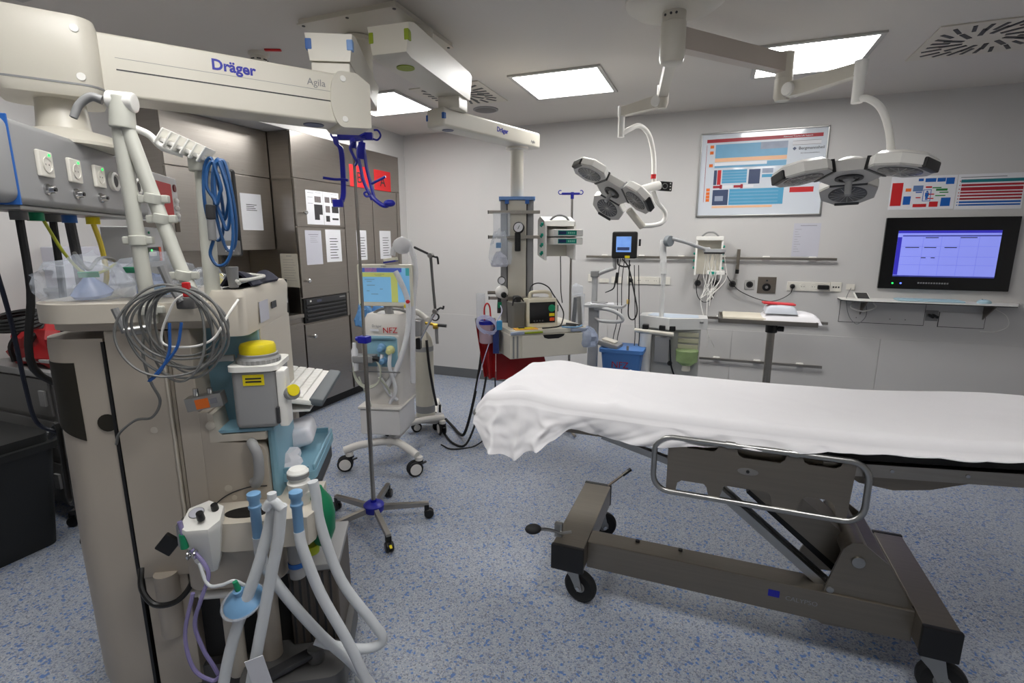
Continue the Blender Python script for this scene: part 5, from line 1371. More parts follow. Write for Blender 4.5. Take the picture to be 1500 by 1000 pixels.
# screen
sn = B().bb(-.232, .152, -.15, -.115, 1.163, 1.444, .010).obj('display', mat('cream_bezel', (222, 218, 200), .4))
sf_ = B().bb(-.212, .134, -.1515, -.149, 1.192, 1.420).obj('screen', mat('vent_screen_blue', (112, 162, 198), .3, var=.06, vscale=8, emit=.45), sn, flat=True)
def vz(m, u0, u1, v0, v1): B().bb(-.212 + u0 * .346, -.212 + u1 * .346, -.1525, -.1512, 1.192 + v0 * .228, 1.192 + v1 * .228).obj('screen_area', m, sn, flat=True)
vz(mat('vent_screen_indigo', (70, 86, 160), .3, emit=.4), 0, .85, .88, 1)
vz(mat('vent_screen_salmon', (214, 130, 120), .3, emit=.4), .11, .35, .88, 1)
vz(mat('vent_screen_olive', (172, 178, 100), .3, emit=.4), 0, .78, .74, .87)
vz(MATS['vent_screen_olive'], .63, .76, .0, .74)
vz(mat('vent_screen_teal', (60, 140, 140), .3, emit=.4), .93, 1.0, .78, 1)
for u0, u1, v in ((.3, .5, .81), (.32, .44, .77), (.10, .30, .66), (.14, .24, .60), (.14, .30, .49), (.13, .19, .32), (.40, .46, .38), (.22, .36, .23)): vz(INKG, u0, u1, v, v + .012)
B().bb(-.22, -.21, -.151, -.148, 1.168, 1.178).obj('status_light', GREEN, sn)
B().bb(.09, .12, -.1525, -.149, 1.155, 1.178).obj('yellow_sticker', YELLOW, sn)
txt('Dräger', .013, (-.06, -.1515, 1.428), (1, 0, 0), (0, 0, 1), INKG, parent=sn)
B().tube([(-.04, -.08, 1.10), (-.04, -.10, 1.16), (-.04, -.10, 1.25)], .03, 10).obj('display_neck', GREYPL)
B().tube([(-.16, -.06, 1.105), (-.09, -.09, 1.135), (.02, -.09, 1.135), (.09, -.06, 1.11)], .010, 8).obj('display_handle', GREYPL)
# support arm for the hoses
B().tube([(.125, .0, 1.555), (.19, .0, 1.525), (.235, .0, 1.505)], .008, 8).obj('hose_arm', DGREY)
B().tube([(.24, .0, 1.50), (.25, .0, 1.30), (.262, .0, 1.12)], .010, 8).obj('hose_arm', MGREY)
B().tube([(.262, .0, 1.11), (.19, .0, .99), (.135, .0, .89)], .009, 8).obj('hose_arm', CHROME)
for p, q in (((.24, -.01, 1.50), (.29, -.01, 1.485)), ((.262, -.01, 1.115), (.32, -.01, 1.135))):
    j = B().cyl((p[0], -.025, p[2]), (p[0], .025, p[2]), .018, n=14, bev=.003).obj('arm_joint', ALU)
    B().tube([p, ((p[0] + q[0]) / 2 + .01, q[1], q[2] + .004), (q[0], q[1], q[2]), (q[0] + .005, q[1], q[2] - (.045 if q[2] > 1.3 else -.02))], .007, 8).obj('joint_lever', BLACK, j)
B().bb(.115, .15, -.02, .03, .84, .92, .008).obj('arm_clamp', BLACK)
# white patient hoses looped over the arm
HW = mat('white_hose', (226, 226, 228), .4, var=.04, vscale=40, alpha=.9)
for pts in ([(.115, -.10, .62), (.125, -.11, .85), (.14, -.12, 1.15), (.165, -.11, 1.40), (.13, -.10, 1.56), (.07, -.10, 1.60), (.02, -.10, 1.55), (.01, -.11, 1.50)],
            [(-.05, -.20, .60), (.05, -.19, .78), (.11, -.16, 1.0), (.12, -.16, 1.2), (.08, -.18, 1.34), (.05, -.18, 1.40)],
            [(-.005, -.20, .85), (-.005, -.22, .75), (.03, -.22, .60), (-.02, -.21, .50)], [(-.06, -.20, .84), (-.08, -.22, .72), (-.02, -.22, .58), (.03, -.2, .52)]):
    B().tube(pts, .018 if pts[0][2] < .65 else .013, 10).obj('patient_hose', HW)
crf = B(); crf.sph((.075, -.10, 1.565), (.07, .035, .055), 14)
for v in crf.bm.verts: v.co += v.co.normalized() * 0 + Vector((mnoise.noise(v.co * 30) * .012, 0, mnoise.noise(v.co * 27 + Vector((3, 1, 2))) * .012))
crf.obj('hose_wrap', HW)
fl = B().box((.005, -.135, 1.475), (.085, .05, .022), .004, (0, -8, 0)).obj('filter', mat('filter_cream', (226, 222, 200), .4))
B().box((.004, -.135, 1.462), (.088, .052, .012), .003, (0, -8, 0)).obj('filter_base', mat('filter_blue', (56, 60, 150), .4), fl)
B().cyl((.125, -.165, 1.20), (.125, -.18, 1.20), .013, n=12).obj('red_knob', RED)
# humidifier and tubing coil at the front
hm = B().bb(-.235, -.09, -.30, -.20, .80, .845, .008).obj('humidifier_bracket', GREYP)
B().cyl((-.10, -.28, .83), (-.055, -.28, .825), .018, n=14).obj('bracket_knob', BLACK, hm)
B().lathe([(.018, .74), (.022, .80), (.022, .88), (.012, .90), (.012, .93)], (-.225, -.27, 0), n=16).obj('nebulizer', HW)
b = B()
for k in range(3): b.tube([(-.14 + .095 * math.cos(a), -.27 - .008 * k, .735 + (.10 + .006 * k) * math.sin(a)) for a in [2 * PI * i / 12 for i in range(12)]], .0045, 6, 4, True, True)
b.tube([(-.20, -.28, .70), (-.17, -.27, .60), (-.15, -.25, .53), (-.145, -.24, .48)], .005, 6)
b.tube([(-.06, -.28, .70), (-.02, -.24, .62), (-.01, -.22, .56)], .008, 6)
b.obj('tubing_coil', mat('pale_olive_tube', (186, 188, 172), .4))
B().bb(-.26, .09, -.285, -.275, .735, .742).obj('shelf_wire', ALU)
t = thing('glove_bundle', 'crumpled light blue gloves hanging beside the ventilator screen', 'gloves', tuple(WM[VT.name] @ Vector((-.28, -.02, .95))), world=True)
FRAME[0] = WM[VT.name]
crumpled(-.26, .0, 1.045, .06, .05, .11, 5.5, mat('blue_glove', (96, 150, 205), .5, var=.2, vscale=25), 'glove', 20)
crumpled(-.16, .10, 1.10, .08, .04, .06, 8.5, MATS['blue_glove'], 'glove', 18)
# gas cylinder on its cart behind the ventilator ----------------------------------------------
t = thing('gas_cylinder', 'grey and white gas cylinder with brass regulator on a low cart behind the ventilator', 'gas cylinder', tuple(WM[VT.name] @ Vector((-.02, .60, 0))), 14)
B().lathe([(.07, .12), (.08, .13), (.08, .74), (.07, .80), (.045, .84), (.028, .86), (.028, .89)], n=28).obj('cylinder', mat('cylinder_cream', (196, 192, 178), .4))
B().lathe([(.0815, .17), (.0815, .23)], n=28).obj('label_band', GREYP)
B().lathe([(.082, .70), (.082, .74)], n=28).obj('cylinder_strap', GREYPL)
B().tube([(.05, -.07, .80), (.07, -.09, .60), (.10, -.10, .40), (.12, -.08, .25)], .011, 6).obj('belt', BLACK)
B().cyl((0, 0, .88), (0, 0, .95), .02, n=14).obj('valve', GREYP)
B().cyl((.02, 0, .93), (.13, 0, .915), .012, n=12).obj('regulator', mat('brass', (168, 140, 60), .3, 1.0))
gg = B().lathe([(.034, 0), (.034, .02), (.03, .022), (0, .02)], (.115, -.01, .985), (0, -1, .1), 20).obj('gauge', BLACK)
B().lathe([(.024, .0225), (0, .023)], (.115, -.01, .985), (0, -1, .1), 20).obj('dial', PAPER, gg)
B().cyl((.09, 0, .905), (.13, 0, .905), .024, n=16, bev=.004).obj('regulator_body', MATS['brass'])
B().cyl((.13, 0, .915), (.20, 0, .91), .014, n=12).obj('regulator_knob', DGREY)
B().tube([(.115, 0, .89), (.115, 0, .82), (.118, 0, .76)], .014, 8).obj('outlet', GREYP)
B().prism(rbox_plan(-.11, .14, -.11, .12, .05), .095, .118, 'xy', .004).obj('cart_platform', GREYPL)
B().tube([(.05, .10, .11), (.02, .25, .14), (.0, .36, .15)], .024, 10).obj('cart_leg', WHT)
for x, y, a in ((.0, .38, 100), (-.08, -.06, 30), (.1, -.02, 60)): castor(x, y, a, .045 if y > .2 else .04)
# ================================================================ equipment on and around the equipment pendant
EP = bpy.data.objects['equipment_pendant']
def use(o, fr=None):
    CUR[0] = o
    FRAME[0] = fr if fr is not None else Matrix.Identity(4)
def pp(p): return tuple(F6 @ V3(p))
def at_pillar(name, label, cat, p, group=None, fr=None):
    fr = F6 if fr is None else fr
    t = thing(name, label, cat, tuple(fr @ V3(p)), group=group, world=True); FRAME[0] = fr; return t
F9 = Matrix.Translation(Vector((PC[0], PC[1], 0))) @ Matrix.Rotation(math.radians(40), 4, 'Z')
F8 = F9 @ Matrix.Translation(Vector((-.09, 0, 0)))
use(EP, F8)
sh_ = B().prism(rbox_plan(-.10, .50, -.42, .12, .03), .945, .972, 'xy', .006).obj('shelf', CREAM)
for a, b in ((-.105, .0), (.36, .505)): B().bb(a, b, -.432, -.418, .945, .968, .005).obj('shelf_bumper', mat('bumper_grey_blue', (150, 160, 180), .45), sh_)
B().bb(.0, .14, -.434, -.422, .950, .963, .004).obj('shelf_handle', LIME, sh_)
dw = B().bb(-.105, .50, -.415, .10, .770, .945, .006).obj('drawer_body', CREAM)
B().bb(-.02, .495, -.430, -.412, .775, .935, .005).obj('drawer_front', CREAM, dw)
B().prism([(.14, .935), (.15, .915), (.18, .905), (.26, .905), (.30, .92), (.31, .935)], -.4315, -.42, 'xz').obj('grip_opening', BLACK, dw)
for x in (-.085, -.055): B().bb(x, x + .012, -.419, -.412, .775, .935).obj('side_groove', GREYP, dw)
B().bb(-.02, .10, -.08, .10, .66, .80, .01).obj('column_foot', CREAM)
# defibrillator
t = at_pillar('defibrillator', 'white portable defibrillator with dark screen and coloured keys on the pendant shelf', 'defibrillator', (.18, -.28, .973), fr=F8)
b = B(); b.rings([[(x, y, .975) for x, y in rbox_plan(.062, .302, -.34, -.20, .03)], [(x, y, 1.15) for x, y in rbox_plan(.052, .30, -.335, -.20, .03)], [(x, y, 1.182) for x, y in rbox_plan(.062, .292, -.325, -.21, .03)]])
df = b.obj('case', mat('defib_cream', (216, 208, 186), .4))
B().box((.170, -.340, 1.084), (.200, .006, .152), .003, (-1.5, 0, 0)).obj('screen', SCREENBLK, df)
B().lathe([(.027, 0), (.027, .003), (0, .003)], (.242, -.3435, 1.115), (0, -1, 0), 20).obj('selector_dial', GREEN, df)
B().bb(.222, .264, -.346, -.342, 1.055, 1.077, .003).obj('charge_key', YELLOW, df)
B().bb(.226, .264, -.346, -.342, 1.020, 1.045, .008).obj('shock_key', mat('shock_orange', (226, 80, 24), .4), df)
for k in range(4): B().cyl((.105 + k * .022, -.343, 1.025), (.105 + k * .022, -.345, 1.025), .005, n=10).obj('soft_key', MGREY, df)
B().tube([(.095, -.27, 1.17), (.10, -.27, 1.215), (.13, -.27, 1.228), (.22, -.27, 1.228), (.255, -.27, 1.212), (.262, -.27, 1.17)], .013, 10).obj('handle', MATS['defib_cream'], df)
B().bb(.30, .315, -.30, -.24, 1.08, 1.13, .003).obj('connector_block', DGREY, df)
t = at_pillar('defibrillator_cable', 'black defibrillator cable arching over the device and lying on the shelf', 'cable', (.3, -.3, 1.0), fr=F8)
B().tube([(.10, -.25, 1.20), (.12, -.24, 1.27), (.18, -.24, 1.29), (.25, -.25, 1.26), (.29, -.26, 1.20), (.33, -.27, 1.14), (.36, -.29, 1.07), (.34, -.32, 1.01), (.30, -.36, .982), (.22, -.385, .978), (.15, -.39, .978)], .005, 6).obj('cable', BLACK)
B().tube([(.30, -.37, .985), (.38, -.36, .985), (.46, -.37, .98), (.51, -.43, .93), (.52, -.44, .87), (.49, -.44, .83)], .006, 6).obj('paddle_lead', BLACK)
B().box((.40, -.345, .985), (.08, .022, .02), .005, (0, 5, -20)).obj('paddle', DGREY)
B().tube([(.31, -.38, .978), (.35, -.42, .978), (.42, -.425, .980), (.46, -.40, .985)], .006, 6).obj('blue_lead', SKYB)
t = at_pillar('folder', 'yellow and orange folder lying open on the pendant shelf', 'folder', (.0, -.36, .973), fr=F8)
B().box((.03, -.365, .976), (.17, .075, .006), .001, (0, 0, -3)).obj('folder_sheet', mat('folder_orange', (226, 168, 70), .6))
B().box((.03, -.365, .981), (.12, .05, .004), .001, (0, 0, 5)).obj('yellow_card', YELLOW)
B().box((-.005, -.375, .987), (.045, .02, .012), .004).obj('clip', DGREY)
t = at_pillar('grey_pouch', 'open grey storage pouch beside the defibrillator on the pendant shelf', 'pouch', (-.0, -.25, .973), fr=F8)
b = B(); b.rings([[(x, y, .974) for x, y in rbox_plan(-.055, .05, -.31, -.20, .02)], [(x, y, 1.16) for x, y in rbox_plan(-.06, .055, -.32, -.19, .025)]], cap=True)
b.obj('pouch', mat('pouch_grey', (112, 110, 104), .7, bump=.2))
B().tube([(-.05, -.31, 1.14), (-.04, -.32, 1.19), (.0, -.33, 1.20), (.03, -.32, 1.17)], .006, 6).obj('strap', BLACK)
B().box((.0, -.26, 1.175), (.05, .05, .06), .01, (8, 0, 15)).obj('contents', DGREY)
# syringe pump rack
t = at_pillar('syringe_pump_rack', 'white syringe pump rack with two green pumps clamped to the pendant column', 'infusion pump', (.3, -.1, 1.45), fr=F9)
b = B(); b.prism([(-.20, 1.455), (-.05, 1.49), (-.05, 1.75), (-.10, 1.775), (-.18, 1.74), (-.20, 1.70)], .150, .165, 'yz', .003); rk = b.obj('side_plate', WHITE)
B().prism([(-.20, 1.455), (-.05, 1.49), (-.05, 1.75), (-.10, 1.775), (-.18, 1.74), (-.20, 1.70)], .385, .40, 'yz', .003).obj('side_plate', WHITE)
B().bb(.16, .39, -.07, -.05, 1.48, 1.75, .003).obj('back_plate', CREAM)
B().prism([(-.195, 1.705), (-.18, 1.742), (-.10, 1.777), (-.055, 1.755), (-.055, 1.70)], .15, .40, 'yz', .004).obj('top_cover', WHITE)
B().tube([(.205, -.16, 1.745), (.235, -.165, 1.772), (.28, -.165, 1.785), (.33, -.165, 1.772), (.36, -.16, 1.745)], .008, 8).obj('carry_handle', GREYP)
for z in (1.655, 1.595):
    pm = B().bb(.20, .44, -.245, -.08, z - .026, z + .026, .008).obj('syringe_pump', WHITE)
    B().bb(.235, .385, -.2465, -.244, z - .017, z + .017).obj('control_strip', TEAL, pm)
    B().bb(.24, .30, -.2475, -.246, z - .012, z + .012).obj('pump_display', mat('pump_display_navy', (24, 50, 100), .3), pm)
    for k in range(4): B().bb(.315 + k * .015, .325 + k * .015, -.2475, -.246, z - .006, z + .006).obj('pump_key', mat('pump_key_pale', (150, 220, 200), .4), pm)
    B().cyl((.40, -.18, z), (.455, -.18, z), .026, n=16, bev=.004).obj('syringe_drive', GREYPL, pm)
for k, z in enumerate((1.72, 1.64, 1.57, 1.51)):
    B().lathe([(.013, 0), (.012, .012), (.006, .014), (0, .014)], (.15, -.155, z), (-1, 0, 0), 14).obj('clamp_knob', TEAL, rk)
    B().box((.147, -.125, z - .012), (.008, .035, .014), .003, (15, 0, 0)).obj('clamp_tab', TEAL, rk)
B().tube([(.33, -.08, 1.48), (.335, -.08, 1.35), (.33, -.10, 1.22), (.335, -.12, 1.12)], .004, 6).obj('power_cable', BLACK)
t = at_pillar('infusion_pole', 'slim steel infusion pole with dark blue hook bar behind the syringe pumps', 'drip stand', (.43, .1, 0))
B().cyl((.432, .10, .05), (.427, .10, 1.95), .009, n=12).obj('pole', STEELH)
B().bb(.345, .485, .09, .11, 1.945, 1.962, .004).obj('hook_bar', BLUEM)
B().cyl((.427, .10, 1.915), (.427, .10, 1.965), .013, n=12).obj('bar_socket', BLUEM)
for s in (-1, 1): B().tube([(.415 + s * .065, .10, 1.952), (.415 + s * .085, .10, 1.950), (.415 + s * .095, .10, 1.965), (.415 + s * .085, .10, 1.978), (.415 + s * .072, .10, 1.976)], .004, 6).obj('hook', BLUEM)
for a in range(5): B().tube([(.432, .10, .06), (.432 + .15 * math.cos(a * 1.2566), .10 + .15 * math.sin(a * 1.2566), .03)], .012, 8).obj('foot', STEELH)
# bags hanging on the rails
t = at_pillar('resuscitator_bag', 'clear plastic pouch with blue fitting hanging at the left of the pendant column', 'plastic bag', (-.13, -.17, 1.36))
FRAME[0] = F6
crumpled(-.13, -.165, 1.50, .085, .045, .16, 3.4, CLEAR, 'pouch', 22)
B().bb(-.155, -.115, -.20, -.17, 1.545, 1.585, .006).obj('blue_fitting', mat('cyan_blue_plastic', (20, 120, 180), .4))
crumpled(-.13, -.165, 1.44, .06, .04, .07, 6.4, mat('white_mask_film', (200, 202, 214), .3, var=.2, vscale=40, alpha=.8), 'contents', 18)
t = at_pillar('plastic_pouch', 'clear empty plastic pouch hanging from the upper rail of the pendant column', 'plastic bag', (-.11, -.14, 1.62))
B().surf(lambda u, v: (-.175 + .125 * u, -.135 - .012 * math.sin(u * PI) * (1 - v), 1.80 - .17 * v), 8, 8, .002).obj('pouch', CLEAR)
# suction canister with red and white tubes, red waste bags
t = at_pillar('suction_canister', 'clear suction canister with blue lid and red tube left of the pendant drawer', 'canister', (-.23, -.3, .88))
B().lathe([(.045, .86), (.052, .87), (.055, 1.00)], (-.225, -.30, 0), n=24).obj('canister', mat('canister_pink', (196, 170, 180), .3, alpha=.75))
B().lathe([(.058, 1.00), (.058, 1.025), (.05, 1.03), (0, 1.03)], (-.225, -.30, 0), n=24).obj('lid', BLUEM)
B().lathe([(.034, 1.03), (.034, 1.22)], (-.265, -.27, 0), n=20).obj('clear_cylinder', CLEAR)
B().tube([(-.235, -.32, 1.03), (-.235, -.33, 1.12), (-.215, -.33, 1.155), (-.195, -.33, 1.12), (-.19, -.33, 1.0), (-.19, -.33, .93)], .006, 8).obj('red_tube', RED)
b = B()
for k in range(4): b.tube([(-.215 + (.062 + .005 * k) * math.cos(a), -.36 + .03 * math.cos(a) * .5 + .004 * k, 1.0 + (.045 + .008 * k) * math.sin(a) - .02 * math.cos(a)) for a in [2 * PI * i / 12 for i in range(12)]], .0035, 6, 4, True, True)
b.tube([(-.15, -.33, 1.02), (-.11, -.30, 1.09), (-.12, -.25, 1.13)], .0035, 6)
b.obj('tube_coil', mat('pale_violet_tube', (200, 200, 228), .35))
B().tube([(-.20, -.33, .87), (-.24, -.33, .75), (-.28, -.33, .60), (-.30, -.33, .50)], .0035, 6).obj('drain_tube', MATS['pale_violet_tube'])
t = at_pillar('blue_document_pocket', 'dark blue pocket hanging left of the pendant drawer', 'pocket', (-.15, -.3, .78))
B().bb(-.175, -.13, -.34, -.22, .785, .965, .006).obj('pocket', mat('navy_plastic', (26, 44, 104), .5))
B().bb(-.145, -.105, -.42, -.38, .975, 1.04, .004).obj('cyan_pack', mat('cyan_pack', (50, 140, 190), .4))
t = at_pillar('waste_bag', 'long red waste bag hanging from the suction bracket beside the drawer', 'waste bag', (-.24, -.2, .55))
def sag(x0, x1, y, z0, z1, nar):
    def f(u, v):
        w = 1 - nar * v
        return ((x0 + x1) / 2 + (x1 - x0) * (u - .5) * w + .03 * v, y + .025 * math.sin(u * 9) * (.3 + v) + .02 * math.cos(u * PI), z1 + (z0 - z1) * v)
    return f
B().surf(sag(-.315, -.16, -.2, .565, 1.02, .5), 14, 12, .006).obj('bag', REDF)
B().bb(-.315, -.16, -.205, -.185, 1.0, 1.03, .004).obj('holder_bar', ALU)
t = at_pillar('waste_bag', 'wide red waste bag under the pendant drawer', 'waste bag', (.0, .0, .5))
B().surf(sag(-.16, .20, -.16, .53, .765, -.15), 18, 10, .008).obj('bag', REDF)
B().bb(-.17, .20, -.175, -.15, .748, .768, .004).obj('holder_bar', ALU)
# hoses from the pendant down to the floor and to the ventilator
setting()
single(B().tube([(-1.66, 3.60, .82), (-1.68, 3.58, .60), (-1.72, 3.52, .30), (-1.78, 3.50, .08), (-1.88, 3.60, .02), (-2.0, 3.72, .018), (-2.12, 3.80, .05)], .012, 8), 'gas_hose', RUBBER, 'black gas hose running from the pendant down to the ventilator, thickest', 'hose')
single(B().tube([(-1.63, 3.62, .80), (-1.63, 3.60, .55), (-1.66, 3.50, .25), (-1.72, 3.40, .03), (-1.85, 3.42, .012), (-2.05, 3.62, .012), (-2.10, 3.66, .02)], .009, 8), 'gas_hose', RUBBER, 'black gas hose lying on the floor beside the trolley end, running to the gas cylinder', 'hose')
single(B().tube([(-1.60, 3.66, .78), (-1.58, 3.66, .4), (-1.60, 3.60, .10), (-1.66, 3.45, .008), (-1.80, 3.32, .008), (-1.92, 3.36, .01)], .006, 8), 'power_cable', BLACK, 'thin black power cable on the floor behind the left end of the trolley', 'cable')
t = thing('waste_stand', 'low black wheeled stand below the red waste bags', 'stand', (-1.55, 4.2, 0))
for a in range(5):
    lg = B(Matrix.Rotation(a * 1.2566 + .3, 4, 'Z')).prism([(.02, .06), (.02, .09), (.27, .07), (.27, .05)], -.014, .014, 'xz', .003).obj('leg', ALU if a == 0 else BLACK)
    B(Matrix.Rotation(a * 1.2566 + .3, 4, 'Z')).lathe([(0, -.012), (.022, -.012), (.025, 0), (.022, .012), (0, .012)], (.26, 0, .025), (0, 1, 0), 14).obj('castor', BLACK, lg)
B().cyl((0, 0, .05), (0, 0, .50), .014, n=12).obj('post', BLACK)

# ================================================================ video laryngoscope stand
t = thing('video_laryngoscope', 'black video laryngoscope screen on a grey stand with tray and loop handle', 'medical monitor', (-.955, 4.4, 0), world=True)
LG = mat('light_grey_enamel', (172, 173, 174), .4)
B().cyl((-.955, 4.4, .06), (-.955, 4.4, 1.32), .025, n=18).obj('pole', LG)
B().bb(-1.0, -.91, 4.375, 4.425, .42, 1.05, .012).obj('column', LG)
B().bb(-.99, -.92, 4.37, 4.43, 1.29, 1.345, .008).obj('pole_clamp', GREYP)
B().tube([(-.93, 4.40, 1.315), (-.86, 4.39, 1.345), (-.79, 4.38, 1.37)], .018, 10).obj('swing_arm', LG)
B().tube([(-.785, 4.38, 1.36), (-.79, 4.39, 1.44), (-.80, 4.40, 1.55), (-.805, 4.41, 1.58)], .017, 8).obj('screen_neck', GREYP)
mo = B().bb(-.813, -.605, 4.355, 4.395, 1.452, 1.672, .014).obj('monitor', BLACK)
B().bb(-.775, -.652, 4.3535, 4.356, 1.505, 1.632).obj('screen', mat('scope_screen', (110, 150, 215), .3, var=.35, vscale=14, emit=.45), mo)
B().bb(-.765, -.665, 4.3525, 4.354, 1.52, 1.545).obj('screen_shadow', mat('scope_screen_dark', (44, 58, 96), .3, emit=.3), mo)
B().bb(-.70, -.66, 4.3525, 4.355, 1.456, 1.476).obj('yellow_label', YELLOW, mo)
B().tube([(-.76, 4.36, 1.30), (-.77, 4.35, 1.26), (-.785, 4.35, 1.20), (-.85, 4.34, 1.165)], .009, 8, r2=.004).obj('blade', BLACK)
B().cyl((-.765, 4.36, 1.25), (-.755, 4.36, 1.335), .014, n=12).obj('blade_handle', BLACK)
B().cyl((-.585, 4.37, 1.555), (-.585, 4.37, 1.61), .009, n=10).obj('scope_holder', BLACK)
tr = B().prism(rbox_plan(-1.03, -.69, 4.28, 4.52, .03), 1.04, 1.06, 'xy', .005).obj('tray', LG)
B().box((-.88, 4.38, 1.066), (.20, .14, .006), .001, (0, 0, 12)).obj('papers', PAPER, tr)
B().box((-.90, 4.37, 1.074), (.12, .08, .008), .002, (0, 0, -8)).obj('booklet', GREYP, tr)
B().tube([(-.93, 4.33, 1.03), (-.80, 4.27, 1.03), (-.71, 4.25, 1.0), (-.68, 4.25, .955), (-.72, 4.25, .935), (-.86, 4.28, .93), (-.92, 4.33, .945)], .016, 10).obj('push_handle', LG)
for x, r in ((-.735, .004), (-.70, .004)):
    B().tube([(x, 4.355, 1.46), (x - .015, 4.35, 1.25), (x - .005, 4.34, .95), (x - .03, 4.33, .75), (x + .03, 4.32, .62), (x + .12, 4.33, .60), (x + .15, 4.34, .75), (x + .14, 4.35, 1.0), (x + .115, 4.36, 1.40)], r, 6).obj('scope_cable', DGREY)
B().tube([(-.72, 4.36, 1.45), (-.66, 4.34, 1.37), (-.60, 4.33, 1.15), (-.575, 4.33, 1.02), (-.60, 4.33, .95), (-.645, 4.33, .98), (-.65, 4.34, 1.15), (-.66, 4.35, 1.44)], .006, 6).obj('scope_cable', BLACK)
B().tube([(-.76, 4.37, 1.45), (-.75, 4.36, 1.40), (-.69, 4.36, 1.385), (-.65, 4.36, 1.40)], .008, 6).obj('scope_cable', BLACK)
B().cyl((-.655, 4.345, 1.075), (-.655, 4.345, 1.115), .014, n=12, bev=.004).obj('cable_connector', mat('ochre_fitting', (206, 176, 110), .4))
B().bb(-1.14, -.84, 4.25, 4.55, .03, .09, .02).obj('base', LG)
for x, y in ((-1.12, 4.27), (-.86, 4.27), (-1.12, 4.53), (-.86, 4.53)):
    B().lathe([(0, -.012), (.024, -.012), (.028, 0), (.024, .012), (0, .012)], (x, y, .028), (0, 1, 0), 16).obj('castor', RUBBER)
t = thing('equipment_case', 'blue plastic case lettered in red on the floor stand below the laryngoscope', 'box', (-.67, 4.28, 0), world=True)
b = B(); b.rings([[(x, y, .36) for x, y in rbox_plan(-.80, -.54, 4.16, 4.40, .03)], [(x, y, .70) for x, y in rbox_plan(-.83, -.50, 4.13, 4.42, .03)]]); bc = b.obj('case', mat('case_blue', (74, 124, 190), .45))
B().prism(rbox_plan(-.845, -.485, 4.115, 4.435, .03), .695, .725, 'xy', .008).obj('rim', MATS['case_blue'], bc)
txt('NFZ', .075, (-.74, 4.136, .57), (1, 0, 0), (0, .04, 1), DRED, parent=bc)
B().bb(-.62, -.60, 4.128, 4.138, .71, .76, .004).obj('latch', GREYP, bc)
B().bb(-.80, -.54, 4.17, 4.39, .001, .36, .02).obj('pedestal', MGREY)
t = thing('instrument_tray', 'grey kidney tray tilted on the left side of the blue case', 'tray', (-.80, 4.2, .726), world=True)
B().box((-.78, 4.22, .752), (.20, .15, .045), .012, (0, 12, -8)).obj('tray', GREYP)
B().box((-.77, 4.21, .778), (.12, .09, .02), .006, (0, 12, -8)).obj('contents', CREAM)
t = thing('plastic_film', 'loose crumpled clear film packs hanging right of the pendant drawer', 'plastic bag', (-.95, 3.95, .75), world=True)
crumpled(-.86, 3.70, .87, .085, .06, .10, 2.9, mat('bluish_film', (180, 192, 216), .25, var=.25, vscale=30, alpha=.65), 'film', 20)
t = thing('brochure_rack', 'clear rack with dark folders and white bags behind the pendant shelf', 'rack', (-.98, 4.1, .9), world=True)
B().bb(-1.08, -.98, 4.08, 4.16, .86, 1.17, .006).obj('rack', CLEAR)
B().box((-1.055, 4.11, 1.0), (.03, .04, .28), .004, (0, 4, 0)).obj('folder', DGREY)
B().box((-1.01, 4.11, 1.0), (.03, .04, .30), .004, (0, -5, 0)).obj('folder', STEELD)
crumpled(-1.04, 4.11, 1.19, .055, .04, .06, 1.9, CLEAR, 'bag', 16)

# ================================================================ monitoring cart with jointed lead arm
t = thing('monitoring_cart', 'white monitoring cart with drawers, black plugs and upright jointed lead arm', 'medical cart', (-.32, 4.5, 0), world=True)
GWH = mat('cart_white', (212, 212, 210), .4, var=.02)
tp = B().prism([(-.565, 4.42), (-.31, 4.30), (-.02, 4.42), (-.03, 4.62), (-.50, 4.66), (-.565, 4.60)], .885, .975, 'xy', .012).obj('top', GWH)
B().prism([(-.50, 4.46), (-.31, 4.36), (-.09, 4.44), (-.10, 4.58), (-.47, 4.61)], .975, .978, 'xy').obj('top_inlay', mat('pale_inlay', (196, 208, 222), .4), tp)
B().bb(-.12, -.05, 4.395, 4.42, .935, .955, .004).obj('top_handle', GREYP, tp)
for x in (-.50, -.365, -.285): B().bb(x - .025, x + .025, 4.30, 4.36, .875, .915, .006).obj('black_plug', BLACK)
B().tube([(-.585, 4.32, .862), (-.43, 4.29, .858), (-.27, 4.29, .848)], .018, 10).obj('front_rail', CREAM)
B().bb(-.555, -.07, 4.40, 4.62, .30, .885, .01).obj('body', mat('cart_body', (176, 176, 172), .4))
for k in range(5): B().bb(-.24, -.08, 4.385, 4.40, .62 + k * .05, .655 + k * .05, .004).obj('drawer', mat('cart_drawer', (186, 182, 160), .4))
B().lathe([(.045, .44), (.05, .46), (.05, .86)], (-.50, 4.36, 0), n=20).obj('white_cylinder', WHITE)
B().bb(-.42, -.30, 4.33, 4.40, .60, .82, .01).obj('control_module', GREYPL)
B().cyl((-.29, 4.34, .60), (-.29, 4.325, .60), .02, n=16).obj('module_knob', BLACK)
b = B(); b.lathe([(.05, .60), (.085, .63), (.09, .71), (.09, .72)], (-.16, 4.33, 0), n=24); b.obj('bowl', mat('green_tinted_bowl', (150, 176, 120), .2, var=.4, vscale=14, alpha=.7))
B().lathe([(.035, .55), (.03, .60)], (-.16, 4.33, 0), n=20).obj('bowl_stem', CREAM)
B().tube([(-.40, 4.34, .48), (-.41, 4.32, .42), (-.34, 4.32, .36), (-.24, 4.32, .44), (-.28, 4.32, .60), (-.30, 4.33, .80)], .007, 6).obj('cart_cable', BLACK)
for x, y in ((-.54, 4.38), (-.09, 4.38), (-.54, 4.62), (-.09, 4.62)):
    B().lathe([(0, -.014), (.034, -.014), (.04, 0), (.034, .014), (0, .014)], (x, y, .04), (0, 1, 0), 18).obj('castor', RUBBER)
